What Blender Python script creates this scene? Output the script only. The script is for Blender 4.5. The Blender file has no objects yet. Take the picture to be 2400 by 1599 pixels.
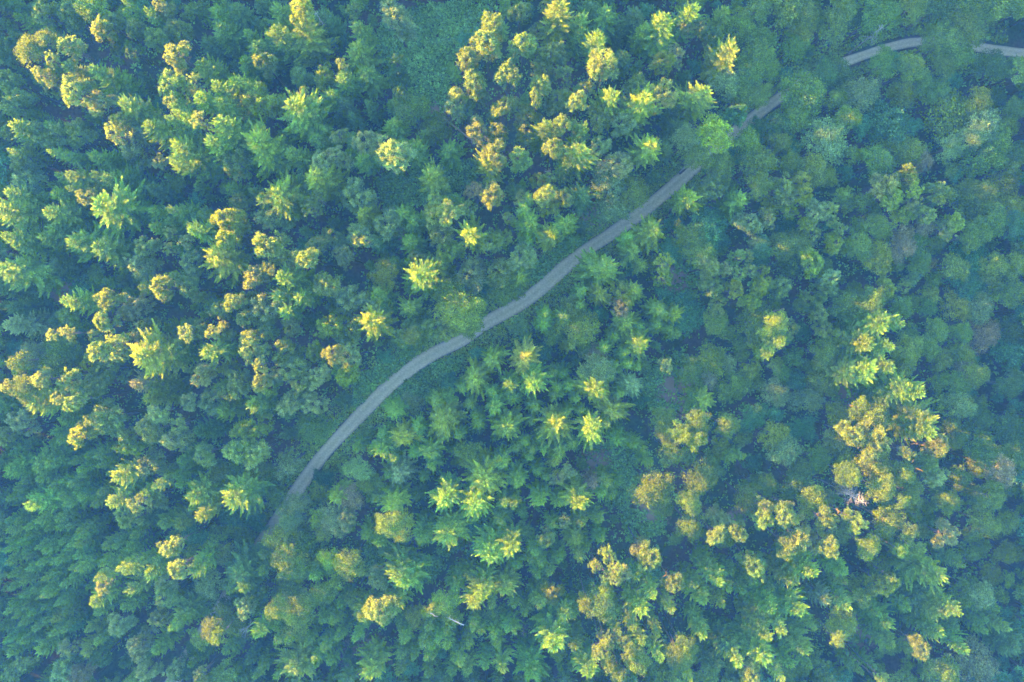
import bpy, math, random, re
import numpy as np
from mathutils import Vector, Matrix, Euler

# ------------------------------------------------------------------ camera, sky, sun, exposure
scene = bpy.context.scene
R = math.radians
CAM_H = 165.0
cam_d = bpy.data.cameras.new("camera")
cam_d.sensor_width = 36.0
cam_d.lens = 24.0
cam_d.clip_end = 3000.0
cam = bpy.data.objects.new("camera", cam_d)
scene.collection.objects.link(cam)
cam.location = (0, 0, CAM_H)
cam.rotation_euler = (R(-2.0), 0, 0)
scene.camera = cam

SUN_EL, SUN_AZ = 4.2, 160.0            # azimuth of the sun, counter-clockwise from +X
sdir = Vector((math.cos(R(SUN_EL)) * math.cos(R(SUN_AZ)), math.cos(R(SUN_EL)) * math.sin(R(SUN_AZ)), math.sin(R(SUN_EL))))
world = bpy.data.worlds.new("World")
scene.world = world
world.use_nodes = True
wn = world.node_tree
bg = wn.nodes["Background"]
sky = wn.nodes.new("ShaderNodeTexSky")
sky.sky_type = 'NISHITA'
sky.sun_disc = False
sky.sun_elevation = R(SUN_EL)
sky.sun_rotation = R(90.0 - SUN_AZ)
sky.altitude = 200.0
sky.ozone_density = 2.0
sky.dust_density = 0.5
wn.links.new(sky.outputs[0], bg.inputs[0])
bg.inputs[1].default_value = 0.15
sun_d = bpy.data.lights.new("sun", 'SUN')
sun_d.energy = 2.75
sun_d.angle = R(0.5)
sun_d.color = (1.0, 0.46, 0.01)
sun = bpy.data.objects.new("sun", sun_d)
scene.collection.objects.link(sun)
sun.rotation_euler = sdir.to_track_quat('Z', 'Y').to_euler()
sun.location = (0, 0, 120)
scene.view_settings.view_transform = 'Standard'
scene.view_settings.look = 'None'
scene.view_settings.exposure = 4.9
scene.view_settings.gamma = 1.0
scene.view_settings.use_curve_mapping = False
scene.render.engine = 'CYCLES'
scene.cycles.max_bounces = 6
scene.cycles.diffuse_bounces = 4
scene.cycles.transmission_bounces = 4
scene.cycles.volume_bounces = 1

rng = np.random.default_rng(7)
random.seed(7)
COL = scene.collection

# ------------------------------------------------------------------ photograph pixel -> point in the place
FPX = 2400 / 36.0 * 24.0
ROT = np.array(Euler((R(-2.0), 0, 0)).to_matrix())
def at(u, v, z=0.0):
    d = ROT @ np.array([(u - 1200.0) / FPX, (799.5 - v) / FPX, -1.0])
    t = (z - CAM_H) / d[2]
    return np.array([d[0] * t, d[1] * t])

# ------------------------------------------------------------------ materials
def new_mat(name):
    m = bpy.data.materials.new(name)
    m.use_nodes = True
    nt = m.node_tree
    for n in list(nt.nodes):
        nt.nodes.remove(n)
    out = nt.nodes.new("ShaderNodeOutputMaterial")
    return m, nt, out

def leaf_mat(name, trans=0.4, fixed=None, spread=0.3, warm=(1.25, 1.05, 0.55)):
    m, nt, out = new_mat(name)
    N = nt.nodes.new
    L = nt.links.new
    geo = N("ShaderNodeNewGeometry")
    oi = N("ShaderNodeObjectInfo")
    mr = N("ShaderNodeMapRange")
    mr.inputs[3].default_value = 1 - spread
    mr.inputs[4].default_value = 1 + spread
    L(geo.outputs["Random Per Island"], mr.inputs[0])
    col = N("ShaderNodeMix"); col.data_type = 'RGBA'; col.blend_type = 'MULTIPLY'
    col.inputs[0].default_value = 1.0
    if fixed is None:
        L(oi.outputs["Color"], col.inputs[6])
    else:
        col.inputs[6].default_value = (*fixed, 1)
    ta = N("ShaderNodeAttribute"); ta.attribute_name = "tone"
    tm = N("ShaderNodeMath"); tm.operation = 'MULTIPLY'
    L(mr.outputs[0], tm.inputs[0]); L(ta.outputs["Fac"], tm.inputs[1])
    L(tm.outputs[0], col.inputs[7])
    hsv = N("ShaderNodeHueSaturation")
    mr2 = N("ShaderNodeMapRange")
    mr2.inputs[3].default_value = 0.485; mr2.inputs[4].default_value = 0.515
    wnz = N("ShaderNodeTexWhiteNoise"); wnz.noise_dimensions = '1D'
    L(geo.outputs["Random Per Island"], wnz.inputs["W"])
    L(wnz.outputs["Value"], mr2.inputs[0])
    L(mr2.outputs[0], hsv.inputs["Hue"])
    L(col.outputs[2], hsv.inputs["Color"])
    dif = N("ShaderNodeBsdfPrincipled")
    dif.inputs["Roughness"].default_value = 0.65
    dif.inputs["Specular IOR Level"].default_value = 0.06
    tr = N("ShaderNodeBsdfTranslucent")
    tint = N("ShaderNodeMix"); tint.data_type = 'RGBA'; tint.blend_type = 'MULTIPLY'
    tint.inputs[0].default_value = 1.0
    tint.inputs[7].default_value = (*warm, 1)
    L(hsv.outputs[0], dif.inputs["Base Color"])
    L(hsv.outputs[0], tint.inputs[6])
    L(tint.outputs[2], tr.inputs[0])
    mx = N("ShaderNodeMixShader"); mx.inputs[0].default_value = trans
    L(dif.outputs[0], mx.inputs[1]); L(tr.outputs[0], mx.inputs[2])
    L(mx.outputs[0], out.inputs[0])
    return m

def bark_mat(name, c1, c2, scale=6.0):
    m, nt, out = new_mat(name)
    N = nt.nodes.new; L = nt.links.new
    tc = N("ShaderNodeTexCoord"); mp = N("ShaderNodeMapping")
    mp.inputs["Scale"].default_value = (scale, scale, scale * 2)
    nz = N("ShaderNodeTexNoise"); nz.inputs["Scale"].default_value = 3.0; nz.inputs["Detail"].default_value = 6
    L(tc.outputs["Object"], mp.inputs[0]); L(mp.outputs[0], nz.inputs[0])
    cr = N("ShaderNodeValToRGB")
    cr.color_ramp.elements[0].color = (*c1, 1); cr.color_ramp.elements[1].color = (*c2, 1)
    cr.color_ramp.elements[0].position = .35; cr.color_ramp.elements[1].position = .65
    L(nz.outputs[0], cr.inputs[0])
    p = N("ShaderNodeBsdfPrincipled"); p.inputs["Roughness"].default_value = 0.85
    L(cr.outputs[0], p.inputs["Base Color"])
    bp = N("ShaderNodeBump"); bp.inputs["Strength"].default_value = 0.6; bp.inputs["Distance"].default_value = 0.03
    L(nz.outputs[0], bp.inputs["Height"]); L(bp.outputs[0], p.inputs["Normal"])
    L(p.outputs[0], out.inputs[0])
    return m

M_NEEDLE = leaf_mat("spruce_needles", 0.5, spread=0.28, warm=(1.2, 1.05, 0.6))
M_PINE = leaf_mat("pine_needles", 0.55, spread=0.3, warm=(1.2, 1.05, 0.6))
M_LEAF = leaf_mat("broad_leaves", 0.58, spread=0.35)
M_BARK = bark_mat("grey_brown_bark", (0.04, 0.032, 0.026), (0.10, 0.08, 0.065))
M_PBARK = bark_mat("red_pine_bark", (0.035, 0.030, 0.027), (0.08, 0.066, 0.056))
M_DEAD = bark_mat("bleached_dead_wood", (0.14, 0.125, 0.11), (0.28, 0.26, 0.235))
M_LOG = bark_mat("fallen_log_bark", (0.17, 0.11, 0.08), (0.33, 0.23, 0.18))

# ------------------------------------------------------------------ mesh builders (numpy)
def mesh_from(name, V, F, mats, smooth=False, midx=None, tone=None):
    """V (n,3); F (m,k) equal-length faces or list of such arrays."""
    me = bpy.data.meshes.new(name)
    Fs = F if isinstance(F, list) else [F]
    me.vertices.add(len(V))
    me.vertices.foreach_set("co", np.asarray(V, np.float32).ravel())
    nl = sum(f.size for f in Fs); nf = sum(len(f) for f in Fs)
    me.loops.add(nl); me.polygons.add(nf)
    me.loops.foreach_set("vertex_index", np.concatenate([f.ravel() for f in Fs]).astype(np.int32))
    tot = np.concatenate([np.full(len(f), f.shape[1], np.int32) for f in Fs])
    st = np.concatenate([[0], np.cumsum(tot)[:-1]]).astype(np.int32)
    me.polygons.foreach_set("loop_start", st)
    if midx is not None:
        me.polygons.foreach_set("material_index", np.asarray(midx, np.int32))
    if smooth:
        me.polygons.foreach_set("use_smooth", np.ones(nf, bool))
    for m in mats:
        me.materials.append(m)
    if tone is not None:
        ta = me.attributes.new("tone", 'FLOAT', 'POINT')
        ta.data.foreach_set("value", np.asarray(tone, np.float32))
    me.update(calc_edges=True)
    me.validate()
    return me

def unit(a):
    return a / np.maximum(np.linalg.norm(a, axis=-1, keepdims=True), 1e-9)

def kites(P, D, N_, ln, wd, fold=0.0):
    """kite-shaped leaves: base P, along D, normal N_, lengths and widths -> V, quads"""
    n = len(P)
    S = unit(np.cross(D, N_))
    ln = np.broadcast_to(ln, (n,))[:, None]; wd = np.broadcast_to(wd, (n,))[:, None]
    a = P
    b = P + D * ln * 0.45 + S * wd * 0.5 + N_ * fold * wd
    c = P + D * ln
    d = P + D * ln * 0.45 - S * wd * 0.5 + N_ * fold * wd
    V = np.stack([a, b, c, d], 1).reshape(-1, 3)
    F = np.arange(n * 4).reshape(n, 4)
    return V, F

def tubes(segs, sides=5):
    """segs: list of (p0, p1, r0, r1)"""
    Vs, Fs = [], []
    o = 0
    ang = np.linspace(0, 2 * np.pi, sides, endpoint=False)
    for p0, p1, r0, r1 in segs:
        p0 = np.asarray(p0, float); p1 = np.asarray(p1, float)
        d = unit(p1 - p0)
        a = np.array([0, 0, 1.0]) if abs(d[2]) < 0.9 else np.array([1.0, 0, 0])
        u = unit(np.cross(d, a)); v = np.cross(d, u)
        ring = np.cos(ang)[:, None] * u + np.sin(ang)[:, None] * v
        Vs += [p0 + ring * r0, p1 + ring * r1]
        i = np.arange(sides); j = (i + 1) % sides
        Fs.append(np.stack([i, j, j + sides, i + sides], 1) + o)
        o += 2 * sides
    return np.concatenate(Vs), np.concatenate(Fs)

def limb_chain(p0, direction, length, r0, n=4, bend=0.25, g=None, droop=0.0):
    """a crooked tapering limb -> list of segs and its points"""
    g = g or rng
    p = np.asarray(p0, float); d = unit(np.asarray(direction, float)); segs = []; pts = [p]
    for i in range(n):
        d = unit(d + g.normal(0, bend, 3) * 0.6 + np.array([0, 0, -droop]))
        q = p + d * length / n
        ra = r0 * (1 - i / n * 0.8); rb = r0 * (1 - (i + 1) / n * 0.8)
        segs.append((p, q, ra, rb)); p = q; pts.append(p)
    return segs, pts

# --- spruce crown: tip at the origin, hangs down; unit = crown radius
def spruce_crown(seed, Lc=4.4, whorl=0.27, per=6, step=0.07, full=1.0, slim=1.0):
    g = np.random.default_rng(seed)
    P, D, Nn, ln, wd, T = [], [], [], [], [], []
    asym, asym_a = g.uniform(0, .24), g.uniform(0, 6.28)
    t = 0.05
    while t < Lc:
        f = t / Lc
        rad = full * min(1.0, 0.10 + 1.15 * (f / 0.62) ** 0.82) * (1.0 if f < 0.7 else 1.0 - 0.35 * (f - 0.7) / 0.3)
        nb = max(4, int(per + g.integers(-1, 2)))
        a0 = g.uniform(0, 2 * np.pi)
        for k in range(nb):
            az = a0 + 2 * np.pi * k / nb + g.normal(0, 0.22)
            r = rad * g.uniform(0.62, 1.18) * (1 + asym * math.cos(az - asym_a))
            if g.random() < 0.06: r *= 0.55
            el0 = R(38) * (1 - f) - R(16) * f + g.normal(0, 0.08)
            out = np.array([math.cos(az), math.sin(az), 0.0])
            side = np.array([-math.sin(az), math.cos(az), 0.0])
            z0 = -t + g.normal(0, 0.04)
            nst = max(3, int(r / step))
            s = (np.arange(nst) + 0.6) / nst
            # droop in the middle, tips turn up
            zz = z0 + r * (np.tan(el0) * s * 0.75 - 0.30 * f * np.sin(s * np.pi) + 0.10 * s ** 3)
            sway = side * (g.normal(0, 0.06))
            base = out[None] * (s * r)[:, None] + sway[None] * (s ** 2 * r)[:, None]
            base[:, 2] = zz
            tang = unit(np.gradient(base, axis=0)) if nst > 2 else np.tile(out, (nst, 1))
            bt = g.uniform(.78, 1.22)
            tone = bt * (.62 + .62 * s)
            wl = (0.215 * slim * np.sin(np.pi * (0.18 + 0.76 * s)) * min(1.0, 0.5 + r)) * g.uniform(0.8, 1.2, nst)
            for sg in (-1, 1):
                ang = R(52) * sg + g.normal(0, 0.16, nst)
                dd = tang * np.cos(ang)[:, None] + side[None] * np.sin(ang)[:, None]
                dd[:, 2] += g.normal(-0.16, 0.12, nst)
                dd = unit(dd)
                nn = unit(np.cross(dd, tang) * sg + g.normal(0, 0.25, (nst, 3)))
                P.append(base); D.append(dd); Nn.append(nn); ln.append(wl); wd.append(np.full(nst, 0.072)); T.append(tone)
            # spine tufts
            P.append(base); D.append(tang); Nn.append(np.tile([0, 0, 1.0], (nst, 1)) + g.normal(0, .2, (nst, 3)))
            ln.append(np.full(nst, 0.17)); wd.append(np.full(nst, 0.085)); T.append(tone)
        t += whorl * g.uniform(0.8, 1.2) * (0.62 if f < 0.18 else 1.0)
    # leader tuft
    n = 14
    az = g.uniform(0, 2 * np.pi, n)
    P.append(np.stack([np.zeros(n), np.zeros(n), g.uniform(-0.28, 0.02, n)], 1))
    D.append(unit(np.stack([np.cos(az) * .6, np.sin(az) * .6, np.full(n, .7)], 1)))
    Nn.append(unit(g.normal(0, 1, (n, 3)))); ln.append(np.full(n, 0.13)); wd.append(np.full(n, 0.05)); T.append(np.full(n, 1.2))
    P, D, Nn = map(np.concatenate, (P, D, Nn)); ln, wd, T = np.concatenate(ln), np.concatenate(wd), np.concatenate(T)
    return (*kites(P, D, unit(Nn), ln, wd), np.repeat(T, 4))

# --- Scots pine crown: a rounded, tufted cloud; unit = crown radius; top near z = 0
def pine_crown(seed, nclump=95, per=66, depth=1.9):
    g = np.random.default_rng(seed)
    P, D, Nn, T = [], [], [], []
    cs = []
    # several rounded sub-heads give the knobbly outline
    heads = [(0, 0, -0.55, 0.50)]
    for k in range(g.integers(9, 14)):
        a = g.uniform(0, 2 * np.pi); r = g.uniform(0.34, 0.76)
        heads.append((r * math.cos(a), r * math.sin(a), -g.uniform(0.45, 1.45), g.uniform(0.20, 0.36)))
    tot = sum(h[3] ** 2 for h in heads)
    for hx, hy, hz, hr in heads:
        n = max(5, int(nclump * hr ** 2 / tot))
        d = unit(g.normal(0, 1, (n, 3))); d[:, 2] = np.abs(d[:, 2]) * 1.1 - 0.35
        d = unit(d)
        rr = hr * g.uniform(0.72, 1.06, (n, 1))
        cs.append(np.array([hx, hy, hz]) + d * rr)
    C = np.concatenate(cs)
    for c in C:
        m = int(per * g.uniform(0.7, 1.25))
        v = unit(g.normal(0, 1, (m, 3))); v[:, 2] = np.where(v[:, 2] < -0.35, -v[:, 2], v[:, 2])
        outd = unit(c + np.array([0, 0, 0.9]))
        v = unit(v + outd * 0.55)
        P.append(c + v * g.uniform(0.0, 0.07, (m, 1)) + g.normal(0, .035, (m, 3))); T.append(np.full(m, g.uniform(.68, 1.32)))
        D.append(v); Nn.append(unit(g.normal(0, 1, (m, 3)) + np.array([0, 0, .7])))
    P, D, Nn = map(np.concatenate, (P, D, Nn))
    n = len(P)
    return (*kites(P, D, Nn, g.uniform(0.09, 0.17, n), g.uniform(0.036, 0.056, n)), np.repeat(np.concatenate(T), 4))

# --- broadleaf crown: lobes of leaves on limbs; unit = crown radius
def leaf_crown(seed, nlobe=11, nleaf=4200, size=0.075, gap=0.0, flat=0.75):
    g = np.random.default_rng(seed)
    lobes = [(0.0, 0.0, -0.42, 0.40)]
    for k in range(nlobe):
        a = 2.39996 * k + g.normal(0, .25)
        r = 0.80 * math.sqrt((k + 1.0) / nlobe) * g.uniform(.85, 1.1)
        lobes.append((r * math.cos(a), r * math.sin(a), -0.22 - flat * r * r - g.uniform(0, .30), g.uniform(0.17, 0.33)))
    tot = sum(l[3] ** 2 for l in lobes)
    P, Nn, T = [], [], []
    for lx, ly, lz, lr in lobes:
        lt = g.uniform(.8, 1.2)
        # sprays of leaves on the lobe
        ns = max(6, int(nleaf / 13 * lr ** 2 / tot))
        d = unit(g.normal(0, 1, (ns, 3))); d[:, 2] = np.abs(d[:, 2]) * 1.1 - 0.3; d = unit(d)
        c = np.array([lx, ly, lz]) + d * lr * g.uniform(0.72, 1.08, (ns, 1)) * np.array([1, 1, .9])
        keep = g.random(ns) > gap
        c, d = c[keep], d[keep]
        for ci, di in zip(c, d):
            m = g.integers(9, 17)
            off = g.normal(0, 1, (m, 3)) * np.array([.062, .062, .04])
            P.append(ci + off); Nn.append(unit(di * 0.5 + np.array([0, 0, .5]) + g.normal(0, .6, (m, 3))))
            T.append(np.full(m, lt * g.uniform(.66, 1.34)))
    P, Nn, T = np.concatenate(P), np.concatenate(Nn), np.concatenate(T)
    n = len(P)
    D = unit(np.cross(Nn, g.normal(0, 1, (n, 3))))
    s = size * g.uniform(0.7, 1.3, n)
    return (*kites(P, D, Nn, s, s * 0.72, fold=0.08), np.repeat(T, 4))

# --- trunks: height = 1, horizontal unit = crown radius
def trunk_mesh(seed, kind):
    g = np.random.default_rng(seed)
    segs = []
    if kind == 'spruce':
        zs = np.linspace(0, 0.995, 7)
        for a, b in zip(zs[:-1], zs[1:]):
            segs.append(((0, 0, a), (0, 0, b), 0.085 * (1 - a) + .008, 0.085 * (1 - b) + .008))
        for k in range(26):        # dead lower twigs
            z = g.uniform(0.25, 0.6); az = g.uniform(0, 2 * np.pi); l = g.uniform(.3, .75)
            segs.append(((0, 0, z), (l * math.cos(az), l * math.sin(az), z - .012), .012, .003))
        mats = [M_BARK]
    elif kind == 'pine':
        zs = np.linspace(0, 0.88, 7); x = y = 0.0; pts = [(0, 0, 0)]
        for b in zs[1:]:
            x += g.normal(0, .03); y += g.normal(0, .03); pts.append((x * b, y * b, b))
        for i in range(6):
            segs.append((pts[i], pts[i + 1], 0.085 * (1 - .75 * zs[i]), 0.085 * (1 - .75 * zs[i + 1])))
        for k in range(8):
            z = g.uniform(.55, .84); az = g.uniform(0, 2 * np.pi); l = g.uniform(.25, .6)
            segs.append(((0, 0, z), (l * math.cos(az), l * math.sin(az), z - .005), .014, .004))
        mats = [M_PBARK]
    else:
        zs = np.linspace(0, 0.76, 5)
        for a, b in zip(zs[:-1], zs[1:]):
            segs.append(((0, 0, a), (0, 0, b), 0.085 * (1 - .8 * a), 0.085 * (1 - .8 * b)))
        mats = [M_BARK]
    V, F = tubes(segs, 6)
    return mesh_from(kind + "_trunk", V, F, mats, smooth=True)

PROTO = {}
def crown_mesh(name, vf, mat, bark=None, seed=0):
    V, F, T = vf
    if bark is None:
        return mesh_from(name, V, F, [mat], tone=T)
    g = np.random.default_rng(seed + 900)              # the stem's top and the limbs that carry the leaves
    segs = [((0, 0, -2.9), (0, 0, -1.4), .055, .045), ((0, 0, -1.4), (.02, .0, -.55), .045, .02)]
    for k in range(9):
        az = 2.39996 * k + g.normal(0, .3); l = g.uniform(.35, .72); z = -g.uniform(.9, 1.5)
        mid = np.array([l * .5 * math.cos(az), l * .5 * math.sin(az), z + .22 + g.uniform(0, .1)])
        e = np.array([l * math.cos(az + .25), l * math.sin(az + .25), z + .42])
        e[2] = min(e[2], -.45 - .62 * l * l)
        segs += [((0, 0, z), mid, .03, .02), (mid, e, .02, .007)]
    v2, f2 = tubes(segs, 5)
    return mesh_from(name, np.concatenate([V, v2]), np.concatenate([F, f2 + len(V)]), [mat, bark],
                     midx=np.concatenate([np.zeros(len(F)), np.ones(len(f2))]), tone=np.concatenate([T, np.ones(len(v2))]))
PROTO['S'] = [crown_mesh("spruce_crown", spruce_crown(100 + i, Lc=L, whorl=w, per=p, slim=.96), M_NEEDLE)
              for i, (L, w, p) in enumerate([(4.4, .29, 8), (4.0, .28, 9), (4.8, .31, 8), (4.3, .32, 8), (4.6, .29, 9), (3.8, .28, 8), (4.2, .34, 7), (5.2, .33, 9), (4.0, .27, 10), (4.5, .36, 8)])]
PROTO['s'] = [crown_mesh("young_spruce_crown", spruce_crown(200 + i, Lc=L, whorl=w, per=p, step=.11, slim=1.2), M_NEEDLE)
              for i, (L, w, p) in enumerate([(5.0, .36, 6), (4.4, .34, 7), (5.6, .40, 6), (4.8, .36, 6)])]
PROTO['P'] = [crown_mesh("pine_crown", pine_crown(300 + i, nclump=n, per=p), M_PINE, M_PBARK, i)
              for i, (n, p) in enumerate([(150, 46), (165, 42), (140, 48), (180, 40), (155, 44), (135, 50)])]
PROTO['p'] = [crown_mesh("young_pine_crown", pine_crown(340 + i, nclump=n, per=52), M_PINE, M_PBARK, i)
              for i, n in enumerate([60, 66, 56])]
PROTO['B'] = [crown_mesh("broadleaf_crown", leaf_crown(400 + i, nlobe=nl, nleaf=nf, size=s, gap=gp), M_LEAF, M_BARK, i)
              for i, (nl, nf, s, gp) in enumerate([(24, 7000, .066, .05), (28, 7600, .062, .0), (21, 6400, .07, .1), (30, 7000, .064, .15), (26, 7400, .064, .05)])]
PROTO['b'] = [crown_mesh("small_broadleaf_crown", leaf_crown(440 + i, nlobe=nl, nleaf=nf, size=s, gap=.05), M_LEAF, M_BARK, i)
              for i, (nl, nf, s) in enumerate([(12, 3000, .095), (14, 3200, .09), (11, 2800, .10), (16, 3200, .09)])]
PROTO['oak'] = [crown_mesh("open_broadleaf_crown", leaf_crown(470 + i, nlobe=22, nleaf=5600, size=.07, gap=.3), M_LEAF, M_BARK, i) for i in range(2)]
PROTO['round'] = [crown_mesh("round_broadleaf_crown", leaf_crown(480, nlobe=34, nleaf=6500, size=.085, gap=.0, flat=.6), M_LEAF, M_BARK, 9)]
TRUNK = {k: [trunk_mesh(500 + 10 * j + i, k) for i in range(3)] for j, k in enumerate(('spruce', 'pine', 'broadleaf'))}

# ------------------------------------------------------------------ the road's course and the open places
ROAD_PX = [(380, 1640), (440, 1540), (505, 1440), (560, 1350), (605, 1283), (655, 1213), (703, 1140), (758, 1066), (815, 1003), (873, 943),
           (940, 882), (1012, 832), (1082, 797), (1140, 757), (1214, 716), (1265, 678), (1347, 607), (1428, 551),
           (1500, 500), (1582, 433), (1660, 362), (1740, 296), (1800, 250), (1870, 200), (1935, 163), (1990, 142), (2060, 117),
           (2130, 101), (2200, 98), (2285, 109), (2345, 119), (2440, 131), (2600, 160)]
RP = np.array([at(u, v) for u, v in ROAD_PX])
def catmull(P, n=10):
    out = []
    Q = np.vstack([2 * P[0] - P[1], P, 2 * P[-1] - P[-2]])
    for i in range(1, len(Q) - 2):
        for s in np.linspace(0, 1, n, endpoint=False):
            a, b, c, d = Q[i - 1], Q[i], Q[i + 1], Q[i + 2]
            out.append(.5 * (2 * b + (c - a) * s + (2 * a - 5 * b + 4 * c - d) * s ** 2 + (3 * b - a - 3 * c + d) * s ** 3))
    out.append(Q[-2])
    return np.array(out)
ROAD = catmull(RP)
def road_dist(p):
    return np.sqrt(((ROAD - np.asarray(p)[None, :2]) ** 2).sum(1).min())
def poly(*pts):
    return np.array([at(u, v) for u, v in pts])
CLEAR = [poly((905, 30), (1090, 0), (1180, -20), (1150, 40), (1090, 110), (1050, 170), (1060, 240), (1010, 290), (940, 260), (900, 160), (880, 90)),
         poly((880, 410), (960, 400), (1060, 380), (1140, 370), (1110, 430), (1010, 480), (900, 490)),
         poly((1520, 850), (1600, 820), (1610, 900), (1590, 960), (1520, 960), (1500, 910)),
         poly((1370, 1040), (1470, 1030), (1500, 1100), (1470, 1200), (1420, 1180), (1390, 1110)),
         poly((1030, 1240), (1120, 1210), (1110, 1260), (1060, 1300), (1020, 1300)),
         poly((1450, 1190), (1560, 1200), (1550, 1250), (1470, 1270)),
         poly((70, 650), (240, 640), (230, 690), (130, 760), (60, 720)),
         poly((1940, 880), (2030, 890), (2010, 950), (1950, 950)),
         poly((1580, 600), (1640, 600), (1630, 700), (1580, 710)),
         poly((860, 1250), (1040, 1310), (1020, 1360), (900, 1400), (850, 1340)),
         poly((900, 900), (1010, 850), (1090, 830), (1060, 900), (960, 940), (880, 960)),
         poly((830, 890), (960, 810), (1000, 800), (900, 900), (830, 960)),
         poly((1220, 640), (1330, 560), (1400, 520), (1360, 590), (1250, 670))]
def inside(p, pg):
    x, y = p; c = False; j = len(pg) - 1
    for i in range(len(pg)):
        if (pg[i][1] > y) != (pg[j][1] > y) and x < (pg[j][0] - pg[i][0]) * (y - pg[i][1]) / (pg[j][1] - pg[i][1]) + pg[i][0]:
            c = not c
        j = i
    return c
def in_clear(p):
    return any(inside(p, pg) for pg in CLEAR)

# ------------------------------------------------------------------ ground
def hash_noise(x, y, s):
    return (np.sin(x / s * 1.7 + 1.3) * np.cos(y / s * 1.3 + .4) + .5 * np.sin(x / s * 3.1 + y / s * 2.3 + 2.0) + .25 * np.cos(y / s * 5.3 - x / s * 4.1))
def ground_z(x, y):
    x = np.asarray(x, float); y = np.asarray(y, float)
    d = np.sqrt(((x[..., None] - ROAD[::4, 0]) ** 2 + (y[..., None] - ROAD[::4, 1]) ** 2).min(-1))
    k = np.clip((d - 4) / 8, 0, 1)
    return k * (.35 * hash_noise(x, y, 9.0) + .12 * hash_noise(x + 40, y - 11, 3.1))
gx = np.concatenate([np.arange(-420, -140, 20), np.arange(-140, 140, 2.0), np.arange(140, 421, 20)])
gy = np.concatenate([np.arange(-380, -110, 20), np.arange(-110, 110, 2.0), np.arange(110, 381, 20)])
GX, GY = np.meshgrid(gx, gy)
GZ = np.concatenate([ground_z(GX[i:i + 8], GY[i:i + 8]) for i in range(0, len(gy), 8)])
nx, ny = len(gx), len(gy)
idx = np.arange(nx * ny).reshape(ny, nx)
Fg = np.stack([idx[:-1, :-1], idx[:-1, 1:], idx[1:, 1:], idx[1:, :-1]], -1).reshape(-1, 4)

m, nt, out = new_mat("forest_floor")
N = nt.nodes.new; L = nt.links.new
tc = N("ShaderNodeTexCoord")
n1 = N("ShaderNodeTexNoise"); n1.inputs["Scale"].default_value = 0.11; n1.inputs["Detail"].default_value = 5
n2 = N("ShaderNodeTexNoise"); n2.inputs["Scale"].default_value = 1.6; n2.inputs["Detail"].default_value = 8
L(tc.outputs["Object"], n1.inputs[0]); L(tc.outputs["Object"], n2.inputs[0])
c1 = N("ShaderNodeValToRGB")
c1.color_ramp.elements[0].position = .42; c1.color_ramp.elements[0].color = (.060, .042, .036, 1)
c1.color_ramp.elements[1].position = .58; c1.color_ramp.elements[1].color = (.030, .050, .022, 1)
L(n1.outputs[0], c1.inputs[0])
c2 = N("ShaderNodeValToRGB")
c2.color_ramp.elements[0].position = .3; c2.color_ramp.elements[0].color = (.55, .55, .55, 1)
c2.color_ramp.elements[1].position = .75; c2.color_ramp.elements[1].color = (1.5, 1.45, 1.4, 1)
L(n2.outputs[0], c2.inputs[0])
mm = N("ShaderNodeMix"); mm.data_type = 'RGBA'; mm.blend_type = 'MULTIPLY'; mm.inputs[0].default_value = 1
L(c1.outputs[0], mm.inputs[6]); L(c2.outputs[0], mm.inputs[7])
last = mm.outputs[2]
# bare brown soil and dry bracken in the open hollows
BARE = [(1580, 915, 7.5), (1405, 1082, 6.0), (1082, 1245, 4.5), (150, 690, 7.0), (1985, 915, 5.5), (1530, 1200, 5.0), (1590, 660, 5.0),
                    (1022, 258, 3.0), (1390, 520, 5.0), (1725, 1215, 3.0), (930, 560, 4.0), (2010, 1470, 8.0), (860, 1540, 7.0)]
for (u, v, rad) in BARE:
    c = at(u, v)
    vm = N("ShaderNodeVectorMath"); vm.operation = 'DISTANCE'; vm.inputs[1].default_value = (c[0], c[1], 0)
    L(tc.outputs["Object"], vm.inputs[0])
    ad = N("ShaderNodeMath"); ad.operation = 'MULTIPLY_ADD'; ad.inputs[1].default_value = rad * 1.6; ad.inputs[2].default_value = -rad * .8
    L(n2.outputs[0], ad.inputs[0])
    sm = N("ShaderNodeMath"); sm.operation = 'ADD'
    L(vm.outputs["Value"], sm.inputs[0]); L(ad.outputs[0], sm.inputs[1])
    mr = N("ShaderNodeMapRange"); mr.inputs[1].default_value = rad * .45; mr.inputs[2].default_value = rad; mr.inputs[3].default_value = .8; mr.inputs[4].default_value = 0
    L(sm.outputs[0], mr.inputs[0])
    mx = N("ShaderNodeMix"); mx.data_type = 'RGBA'
    L(mr.outputs[0], mx.inputs[0]); L(last, mx.inputs[6]); mx.inputs[7].default_value = (.28, .185, .12, 1)
    last = mx.outputs[2]
p = N("ShaderNodeBsdfPrincipled"); p.inputs["Roughness"].default_value = .95; p.inputs["Specular IOR Level"].default_value = .1
L(last, p.inputs["Base Color"])
bp = N("ShaderNodeBump"); bp.inputs["Strength"].default_value = .8; bp.inputs["Distance"].default_value = .15
L(n2.outputs[0], bp.inputs["Height"]); L(bp.outputs[0], p.inputs["Normal"]); L(p.outputs[0], out.inputs[0])
ground = bpy.data.objects.new("ground", mesh_from("ground", np.stack([GX.ravel(), GY.ravel(), GZ.ravel()], 1), Fg, [m], smooth=True))
COL.objects.link(ground); ground['kind'] = 'structure'

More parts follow.
